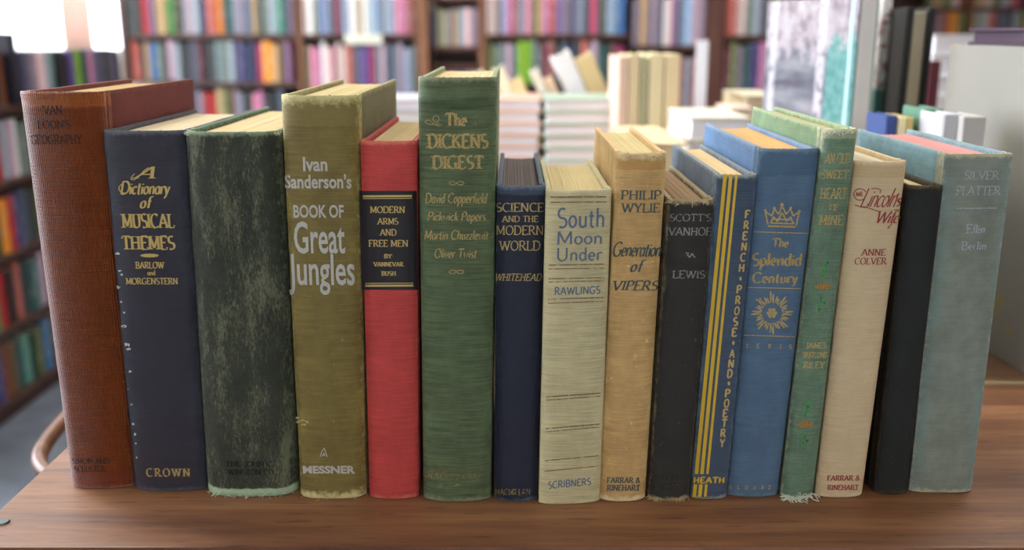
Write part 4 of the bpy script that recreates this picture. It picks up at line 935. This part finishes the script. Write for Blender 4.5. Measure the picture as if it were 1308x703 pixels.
# label holder on the plank
o_x0, o_x1 = xat(440, 40, Y5), xat(488, 40, Y5); bm = bmesh.new(); box(bm, -(o_x1-o_x0)/2, (o_x1-o_x0)/2, -.006, 0, -.045, .004, .002)
o = mk('shelf_label', bm, plain('white_card', (222, 222, 208), .5, var=.02), None, ((o_x0+o_x1)/2, Y5-.0045, zA-.004)); tag(o, 'blank white label card on edge of back bookcase shelf', 'label')
# recessed bookcase C
Y6 = 5.09
zC1, zC2 = zat(59, Y6), zat(106, Y6)
bookcase('narrow recessed bookcase of pale books between two big bookcases', Y6, .24, 549.5, 609.5, zat(2, Y6)+.03, [(549.5, 609.5, [zat(2, Y6)+.025, zC1, zat(83, Y6), zC2, .3])], [], UPD)
shelf_row(seq(549, [(9, 'slate'), (14, 'beige'), (6, 'lilac'), (7, 'tan'), (8, 'lightgrey'), (8, 'white'), (10, 'lilac')]), Y6, zC1, 'in narrow recessed bookcase, upper shelf', grp, (.17, .19))
shelf_row(seq(549, [(9, 'grey'), (14, 'slate'), (10, 'lightgrey'), (12, 'blue'), (15, 'lightgrey')]), Y6, zC2, 'in narrow recessed bookcase, lower shelf', grp, (.075, .088))
# bookcase D + E
bookcase('wide back bookcase in the middle, rows of pink and lilac books', Y5, .26, 611.5, 924.6, TOPZ+.01, [(620, 806, [zA, zLow+.02, TOPZ+.008]), (620, 806, [zA2-.01]), (806, 902, [zE, zat(146, Y5), TOPZ+.008])],
         [(611.6, 620, UPR), (903, 924.5, UPD)])
shelf_row(seq(621, [(14, 'cream'), (5, 'darkgreen'), (7, 'lavender'), (8, 'pink'), (7, 'rose'), (8, 'lilac'), (9, 'pink'), (7, 'olive'), (7, 'tan'), (8, 'pink'), (9, 'coral'), (9, 'purple'), (6, 'lilac'), (7, 'slate'), (7, 'greyblue'), (7, 'lilac'), (7, 'slate'),
      (10, 'rose'), (6, 'slate'), (6, 'olive'), (11, 'paleblue'), (12, 'blue')]), Y5, zA, 'on top shelf of middle back bookcase', grp, (.19, .23))
shelf_row(seq(621, [(12, 'olive'), (13, 'grey'), (8, 'lightgrey'), (7, 'grey'), (10, 'lime'), (9, 'lime'), (11, 'grey'), (10, 'maroon'), (7, 'rose'), (9, 'darkgrey'), (8, 'slate'), (9, 'navy'), (8, 'darkgrey'), (10, 'coral'), (12, 'lightgrey'), (9, 'teal'), (8, 'darkgreen'), (8, 'maroon'), (9, 'magenta')]),
          Y5, zA2-.01, 'on second shelf of middle back bookcase', grp, (.19, .222))
shelf_row(seq(808, [(10, 'mauve'), (8, 'tan'), (6, 'mauve'), (8, 'lilac'), (7, 'slate'), (11, 'white'), (8, 'mauve'), (8, 'greyblue'), (10, 'paleblue'), (7, 'lightgrey'), (10, 'lilac')]), Y5, zE, 'on upper right bay of middle bookcase', grp, (.22, .25))
shelf_row(seq(808, [(9, 'maroon'), (9, 'darkgrey'), (9, 'mauve'), (10, 'darkbrown'), (12, 'rust'), (10, 'maroon'), (9, 'rose'), (9, 'lilac'), (9, 'rose')]), Y5, zat(146, Y5), 'on lower right bay of middle bookcase', grp, (.27, .30))
# bookcase F
bookcase('dark back bookcase at the right, partly behind the picture book', Y5, .26, 925.4, 1120, TOPZ+.01, [(926, 1118, [zA-.005, zat(124, Y5), zat(170, Y5), TOPZ+.008])], [(1112, 1120, UPD)])
shelf_row(seq(927, [(13, 'coral'), (12, 'cream'), (9, 'grey'), (9, 'lightgrey'), (10, 'slate'), (12, 'olive'), (11, 'mauve'), (10, 'grey')]), Y5, zA-.005, 'on upper shelf of right back bookcase', grp, (.19, .23))
shelf_row(seq(927, [(8, 'maroon'), (9, 'olive'), (8, 'mauve'), (9, 'teal'), (11, 'indigo'), (8, 'pink'), (9, 'grey'), (10, 'slate')]), Y5, zat(124, Y5), 'on second shelf of right back bookcase', grp, (.24, .28))
# far right bookcase
Y7 = 7.4
zR = zat(52, Y7); zR0 = zat(9, Y7)
bookcase('far bookcase in the alcove at the right, above the grey book', Y7, .26, 1100, 1400, zat(-40, Y7)+.2, [(1105, 1234, [zR, zR0, zat(-38, Y7)]), (1240, 1395, [zR, zR0, zat(-38, Y7)])], [(1100, 1105, UPR), (1234, 1240, UPR), (1395, 1400, UPR)], UPD)
shelf_row(seq(1172, [(8, 'grey'), (8, 'mauve'), (6, 'rust'), (8, 'lilac'), (9, 'coral'), (5, 'yellow'), (8, 'yellow'), (8, 'olive')]), Y7, zR, 'on far alcove bookcase, left bay', grp, (.20, .23))
shelf_row(seq(1241, [(6, 'tan'), (8, 'lightgrey'), (8, 'cream'), (8, 'coral'), (8, 'slate'), (7, 'greyblue'), (6, 'darkgrey'), (7, 'lightgrey'), (9, 'olive'), (8, 'tan')]), Y7, zR, 'on far alcove bookcase, right bay', grp, (.20, .23))
shelf_row(seq(1180, [(10, 'olive'), (12, 'tan'), (10, 'olive'), (11, 'cream'), (8, 'rust')]), Y7, zR0, 'on far alcove bookcase, left bay of upper shelf', grp, (.20, .23))
shelf_row(seq(1241, [(12, 'tan'), (12, 'cream'), (10, 'olive'), (12, 'lightgrey'), (12, 'rose')]), Y7, zR0, 'on far alcove bookcase, right bay of upper shelf', grp, (.20, .23))

# ------------------------------------------------------------------ low shelving along the left, facing +X
LX = -1.36
zl = [.05, .245, .44, .635, .83]
t = empty('low_bookcase', (LX-.15, 2.9, 0), 'low dark paperback shelving along the left, seen past the rust book', 'bookcase')
def lp(name, m, *b_):
    bm = bmesh.new(); box(bm, *b_, .002, seg=1)
    for v in bm.verts: v.co -= Vector((LX-.15, 2.9, 0))
    mk(name, bm, m, t)
for z in zl: lp('shelf_board', SH, LX-.2, LX, 2.0, 3.95, z-.022, z)
lp('plinth', SH, LX-.2, LX-.01, 2.0, 3.95, 0, .028); lp('back_panel', SH, LX-.21, LX-.2, 1.98, 3.97, 0, .84)
yq = 2.55
lp('upright', SH, LX-.2, LX+.002, 1.98, 2.0, 0, .84); lp('upright', SH, LX-.2, LX+.002, 3.95, 3.97, 0, .84)
def yl(px, py=80):     # depth where the ray through px meets the plane x = LX
    d = ray(px, py); return LX/d.x*d.y
lp('divider', plain('black_divider', (24, 24, 36), .4), LX-.2, LX+.004, yl(13), yl(13)+.035, .83, zat(42, yl(15)))
def left_row(items, zb, where, h_rng):
    n = 0
    for (ya, yb, c, *r) in items:
        h = r[0] if r else rb.uniform(*h_rng); w = yb-ya-.0015
        o = link('paperback', book_mesh('paperback', w, h, .11, bookmat(c, n % 2)), None, (LX-.012-rb.uniform(0, .01), (ya+yb)/2, zb+.0005)); o.rotation_euler = (0, 0, pi/2)
        tag(o, '%s paperback, %s from near end %s' % (CW.get(c, c), ORD[n], where), 'book', 'paperbacks on the low left shelves'); n += 1
it = []
for (a, b_, c) in ((25, 31, 'slate'), (31, 38, 'navy'), (38, 45, 'slate'), (45, 53, 'lilac'), (53, 63, 'white'), (63, 70, 'lightgrey'), (70, 77, 'mint'), (78, 87, 'black'), (87, 95, 'black'), (95, 100, 'purple'), (100, 111, 'lime'), (111, 117, 'teal'), (117, 124, 'pink'),
                   (124, 131, 'greyblue'), (131, 138, 'slate'), (138, 145, 'darkgrey'), (145, 152, 'slate'), (152, 158, 'navy')):
    it.append((yl(a), yl(b_), c))
left_row(it, .83, 'on top of low left shelving', (.132, .142))
left_row([(yl(-22), yl(-12), 'olive'), (yl(-11), yl(-2), 'rust'), (yl(-1), yl(5), 'darkgreen'), (yl(5), yl(12), 'rust')], .83, 'end group on top of low left shelving', (.135, .145))
def cyc(y, cs, w=(.028, .04)):
    out = []
    for c in cs:
        d = rb.uniform(*w); out.append((y, y+d, c)); y += d
    return out
def startat(px, py, k): return yl(px, py) - k
left_row(cyc(yl(-20, 190), ['maroon', 'red', 'red', 'lightgrey', 'lightgrey', 'white', 'grey', 'navy', 'olive', 'tan', 'slate', 'rust', 'grey', 'teal'], (.030, .044)), zl[3], 'on first shelf of low left shelving', (.14, .16))
left_row(cyc(yl(-16, 285), ['darkgrey', 'darkgreen', 'yellow', 'red', 'indigo', 'slate', 'darkgrey', 'olive', 'rust', 'teal', 'navy', 'tan'], (.034, .046)), zl[2], 'on second shelf of low left shelving', (.14, .16))
left_row(cyc(yl(-16, 380), ['cream', 'green', 'red', 'darkbrown', 'coral', 'darkgrey', 'teal', 'grey', 'lightgrey', 'navy', 'olive'], (.034, .046)), zl[1], 'on third shelf of low left shelving', (.14, .16))
left_row(cyc(yl(-20, 470), ['olive', 'navy', 'indigo', 'rust', 'brown', 'teal', 'mint', 'darkgreen', 'olive', 'blue', 'darkgrey', 'tan'], (.034, .046)), zl[0], 'on lowest shelf of low left shelving', (.14, .16))

# ------------------------------------------------------------------ books on the second table
WHITEP = plain('white_page_edges', (238, 236, 242), .9, var=.06, scale=200); CREAMP = plain('cream_page_edges', (232, 218, 186), .9, var=.07, scale=90)
def cov(c, n='cover_board', r=.6): return plain(n, c, r, var=.04)
def flat_book(loc, w, d, h, cm, pm, label, group, rz=0.0):
    "lying flat, fore-edge towards the camera"
    t = empty('closed_book', loc, label, 'book', group); t.rotation_euler.z = rz
    th = .0028
    for nm, z in (('cover', 0), ('cover', h-th)):
        bm = bmesh.new(); box(bm, -w/2, w/2, 0, d, z, z+th, .0006, seg=1); mk(nm, bm, cm, t)
    bm = bmesh.new(); box(bm, -w/2, w/2, d-.003, d, th, h-th); mk('spine', bm, cm, t)
    bm = bmesh.new(); box(bm, -w/2+.004, w/2-.004, .004, d-.0032, th, h-th); mk('page_block', bm, pm, t)
    return t
def up_book(loc, w, d, h, cm, pm, label, group=None, rz=0.0, tilt=0.0, spine_front=True, cover_name='cover', lab=None, thk=None):
    "standing; spine (or fore-edge) towards the camera"
    t = empty('standing_book', loc, label, 'book', group); t.rotation_euler = (0, tilt, rz)
    th = thk or min(.003, w*.14)
    for x in (-w/2, w/2-th):
        bm = bmesh.new(); box(bm, x, x+th, 0, d, 0, h, .0008, seg=1); mk(cover_name, bm, cm, t)
    ys = (-.001, .002) if spine_front else (d-.002, d+.001)
    bm = bmesh.new(); box(bm, -w/2, w/2, ys[0], ys[1], 0, h, .0008, seg=1); mk('spine', bm, cm, t)
    bm = bmesh.new(); box(bm, -w/2+th, w/2-th, .0045, d-.0045, .003, h-.004, .001, seg=1); mk('page_block', bm, pm, t)
    return t
# pile 2 (green grey covers) and pile 1 (salmon covers)
for (pa, pb, y, ytp, cols, pm, nm, g) in ((694, 797, 1.62, 127, [(186, 204, 184), (170, 188, 172)], WHITEP, 'grey green', 'grey green paperbacks piled on the second table'),
                                       (600, 692, 1.66, 127, [(232, 196, 176), (226, 184, 166)], WHITEP, 'salmon', 'salmon edged paperbacks piled on the second table'),
                                       (486, 548, 1.70, 127, [(226, 222, 206), (198, 200, 214)], WHITEP, 'pale', 'pale paperbacks piled behind the red book')):
    x0, x1 = xat(pa, 150, y), xat(pb, 150, y); top = zat(ytp, y); n = 8; hh = (top-TABLE_Z)/n
    for i in range(n):
        cm = cov(cols[i % 2], 'pile_cover'); j = rb.uniform(-.002, .002)
        pos = ORD[n-1-i] if n-1-i else 'top'
        flat_book(((x0+x1)/2+j, y+rb.uniform(0, .004), TABLE_Z + i*hh + .0003*0), x1-x0-.004, .18, hh-.0002, cm, pm if not (i == n-1 and nm == 'salmon') else WHITEP,
                  '%s paperback lying in pile, %s' % (nm, 'topmost' if i == n-1 else ORD[n-1-i] + ' from the top'), g)
# leaning pale paperbacks behind and on the piles
lean = [(604, 92, (232, 226, 206), 'cream, behind the tall green book,'), (634, 84, (236, 230, 204), 'greenish cream'), (658, 98, (232, 212, 160), 'golden buff'), (682, 86, (232, 230, 214), 'pale grey cream'),
        (700, 96, (236, 206, 174), 'low peach'), (716, 67, (242, 240, 242), 'pure white, tallest'), (745, 70, (226, 200, 148), 'tan, farthest right')]
y = 1.845; th_ = radians(24); rows = []
for (px, yt, c, wd) in lean:
    top = zat(yt, y); h = (top-TABLE_Z-.010)/cos(th_); rows.append([xat(px, yt, y) + h*sin(th_), h, c, wd])
for i, r in enumerate(rows):
    l = (r[0]-rows[i-1][0])/2 if i else .018; n_ = (rows[i+1][0]-r[0])/2 if i < len(rows)-1 else .02
    w = min((min(l, n_))*2*cos(th_)-.002, .040)
    up_book((r[0], y, TABLE_Z + w/2*sin(th_)+.0003), w, .12, r[1], cov(r[2], 'leaning_cover'), CREAMP, '%s paperback leaning left behind the piles' % r[3], 'pale paperbacks leaning behind the piles', tilt=-th_)
# standing cream group
for (a, b_, yt, c, wd) in ((789, 802, 72, (226, 196, 176), 'pinkish beige'), (802, 817, 70, (222, 204, 164), 'sandy'), (817.5, 827, 73, (176, 176, 140), 'olive grey'), (828, 847, 69, (232, 220, 178), 'cream yellow'), (848, 868, 70, (232, 214, 172), 'warm cream')):
    y = 1.50; x0, x1 = xat(a, 120, y), xat(b_, 120, y)
    up_book(((x0+x1)/2, y, TABLE_Z), x1-x0-.0012, .15, zat(yt, y)-TABLE_Z, cov(c, 'standing_cover'), CREAMP, '%s book standing upright beside the flat piles' % wd, 'cream books standing beside the piles')
y = 1.78; up_book((xat(895.5, 100, y), y, TABLE_Z), xat(903, 100, y)-xat(888, 100, y), .15, zat(52, y)-TABLE_Z, cov((232, 232, 240)), WHITEP, 'single thin white book standing against the dark upright', None, rz=radians(-10.5))
# pale low things between
y = 1.28
def low(a, b_, yt, y, d, h, c, lab, g=None, pm=CREAMP, rz=0.0):
    x0, x1 = xat(a, 150, y), xat(b_, 150, y); top = zat(yt, y); n = max(1, round((top-TABLE_Z)/h)); hh = (top-TABLE_Z)/n
    for i in range(n):
        flat_book(((x0+x1)/2, y, TABLE_Z+i*hh), x1-x0-i*.001, d, hh-.0002, cov(c[i % len(c)], 'low_cover'), pm, '%s, %s' % (lab, 'topmost' if i == n-1 else ORD[n-1-i] + ' from the top'), g, rz)
low(878, 962, 150, 1.16, .16, .028, [(226, 222, 204)], 'off white book in low stack behind blue books', 'off white books stacked low', WHITEP)
low(948, 1000, 122, 1.50, .16, .03, [(232, 222, 192)], 'cream book in stack left of the picture book', 'cream books stacked left of the picture book')
low(930, 965, 138, 1.36, .10, .03, [(232, 204, 190)], 'pinkish book in stack above the off white ones', 'pinkish books in a small stack')
low(806, 880, 183, 1.02, .20, .03, [(230, 210, 164)], 'buff book lying behind the tan book', 'buff books lying behind the tan book')
# picture book with printed cover, its left face turned to the camera
pz = TABLE_Z; R_ = P(1093, 60, .955); Lf = P(978, 60, 1.145); dv = Vector((Lf.x-R_.x, Lf.y-R_.y, 0)); ln = dv.length
ang = atan2(-dv.x, dv.y)
ztop = zat(-6, .955)
hb = ztop - TABLE_Z
q = N('picture_cover_print', .18, .6); tc = q.n('ShaderNodeTexCoord'); sp = q.n('ShaderNodeSeparateXYZ'); q.l(tc.outputs['Object'], sp.inputs[0])
yy, zz = sp.outputs[1], sp.outputs[2]
blos = q.noise(q.coord('Object', (1, 1, 1)), 45.0, 5, .7); b2 = q.noise(q.coord('Object', (1, 1, 1)), 110.0, 3)
c1 = q.ramp(blos, [(.40, rgba((124, 108, 120))), (.50, rgba((158, 150, 160))), (.7, rgba((184, 180, 188)))])
low_ = q.ramp(q.noise(q.coord('Object', (1, .6, 3)), 16.0, 4, .6), [(.34, rgba((84, 78, 92))), (.5, rgba((112, 116, 128))), (.66, rgba((150, 148, 156)))])
edge_ = q.math('ADD', zz, q.math('MULTIPLY', q.math('SUBTRACT', blos, .5), .10))
col = q.mix(q.step(edge_, hb*.80, hb*.83), low_, c1)
teal = q.mix(q.step(b2, .4, .6), rgba((84, 140, 138)), rgba((112, 158, 156)))
msk = q.math('MULTIPLY', q.step(yy, ln*.27, ln*.28, 1, 0), q.step(edge_, hb*.86, hb*.87, 1, 0))
col = q.mix(msk, col, teal)
trunk = q.math('MULTIPLY', q.step(q.math('ABSOLUTE', q.math('SUBTRACT', yy, ln*.34)), ln*.035, ln*.05, 1, 0), 1.0); col = q.mix(q.math('MULTIPLY', trunk, q.step(b2, .35, .5)), col, rgba((196, 190, 198)))
trunk2 = q.step(q.math('ABSOLUTE', q.math('SUBTRACT', yy, ln*.90)), ln*.03, ln*.05, 1, 0); col = q.mix(q.math('MULTIPLY', trunk2, q.step(b2, .3, .5)), col, rgba((190, 188, 196)))
q.color(col); q.b.inputs['Coat Weight'].default_value = .6
t = empty('picture_book', (R_.x, R_.y, TABLE_Z), 'tall glossy picture book with white blossom cover photograph', 'book'); t.rotation_euler.z = ang
wS = .019
def pb(nm, m, *b_, bev=.0008, lab=None):
    bm = bmesh.new(); box(bm, *b_, bev, seg=1); return tag(mk(nm, bm, m, t), lab)
pb('back_cover', q.m, 0, .003, 0, ln, 0, hb, lab='printed blossom cover'); pb('front_cover', cov((150, 172, 168)), wS, wS+.003, 0, ln, 0, hb)
pb('spine', cov((222, 220, 218), 'white_spine', .35), .003, wS, -.001, .002, 0, hb, lab='plain white spine'); pb('page_block', WHITEP, .0032, wS-.0002, .003, ln-.004, .003, hb-.004)
pb('edge_glint', plain('painted_edge_glint', (190, 226, 232), .12, .8, var=.02), -.0008, 0, .006, .012, .001, hb-.001, bev=.0002, lab='pale blue painted reflection along glossy edge')  # pale strip paints in the bright reflection on the glossy cover edge
# further books of that row
def solo(a, b_, yt, y, d, cm, pm, label, sf=True, rz=0.0, nm='cover', thk=None):
    x0, x1 = xat(a, 100, y), xat(b_, 100, y); return up_book(((x0+x1)/2, y, TABLE_Z), x1-x0, d, zat(yt, y)-TABLE_Z, cm, pm, label, None, rz, 0, sf, thk=thk)
fl = N('flowered_cover', .4); f_ = fl.noise(fl.coord(), 120.0, 4, .7); s2 = fl.n('ShaderNodeSeparateXYZ'); fl.l(fl.n('ShaderNodeTexCoord').outputs['Object'], s2.inputs[0])
fl.color(fl.mix(fl.step(s2.outputs[2], .205, .215), rgba((84, 128, 122)), fl.ramp(f_, [(.4, rgba((150, 96, 92))), (.5, rgba((226, 220, 216)))])))
solo(1119, 1131, -6, 1.10, .12, fl.m, WHITEP, 'thin book with flowered and teal spine between white spine and black book')
solo(1152, 1185, 9, 1.0, .14, cov((15, 16, 19), 'black_cover', .6), cov((176, 166, 142), 'beige_page_edges', .8), 'thick black covered book with beige page edges turned forward', sf=False, rz=radians(-12.5), thk=.0065)
solo(1186, 1200, 78, 1.34, .12, cov((92, 36, 48)), CREAMP, 'maroon book in shadow behind the big grey book')
low(1180, 1240, 44, 1.60, .14, .035, [(226, 226, 232), (210, 212, 216)], 'white book stacked behind the big grey book', 'white books stacked behind the big grey one', WHITEP)
# big grey book, broad face to the left
GREY = N('grey_book_cloth', .7, .3); g1 = GREY.noise(GREY.coord(), 900.0, 2); g2 = GREY.noise(GREY.coord('Object', (1, 1, .6)), 26.0, 2, .5); g3 = GREY.noise(GREY.coord(), 6.0, 3)
cc = GREY.mix(g3, rgba((136, 134, 126)), rgba((158, 155, 146))); cc = GREY.mix(GREY.step(g2, .64, .72, 0, .7), cc, rgba((168, 150, 62))); GREY.color(cc).bump(g1, .3, .0004)
GX = .4185; gy0, gy1 = .742, .925; gt = zat(57, .915) - TABLE_Z
t = empty('large_grey_book', (GX, gy0, TABLE_Z), 'big grey cloth book with yellow stains standing behind the far right', 'book'); t.rotation_euler.z = radians(2.5)
for nm, b_, m in (('cover', (0, .0035, 0, gy1-gy0, 0, gt), GREY.m), ('cover', (.030, .0335, 0, gy1-gy0, 0, gt), GREY.m), ('spine', (.0035, .030, -.002, .002, 0, gt), GREY.m), ('page_block', (.0037, .0298, .003, gy1-gy0-.005, .003, gt-.004), CREAMP)):
    bm = bmesh.new(); box(bm, *b_, .0012, seg=2); mk(nm, bm, m, t)
# purple book lying across the top of it
t = flat_book((.452, .90, TABLE_Z+gt), .075, .10, .0145, cov((70, 50, 68)), cov((66, 48, 66)), 'purple book lying on top of the big grey book', None, pi)
# small books standing just behind the end of the row
for (a, b_, yt, y, c, lab) in ((1137, 1151, 148, .80, (52, 74, 132), 'small blue book behind the end of the row'), (1152, 1163, 150, .80, (226, 214, 170), 'small buff book behind the end of the row'), (1163, 1172, 150, .80, (196, 176, 110), 'small mustard book behind the end of the row'),
                        (1185, 1210, 139, .80, (92, 136, 114), 'small mint green book left of the white ones'), (1211, 1234, 146, .755, (188, 188, 192), 'small light grey book beside the mint green one'), (1236, 1266, 149, .745, (190, 188, 184), 'small off white book touching the big grey one')):
    solo(a, b_, yt, y, .045, cov(c), CREAMP, lab)
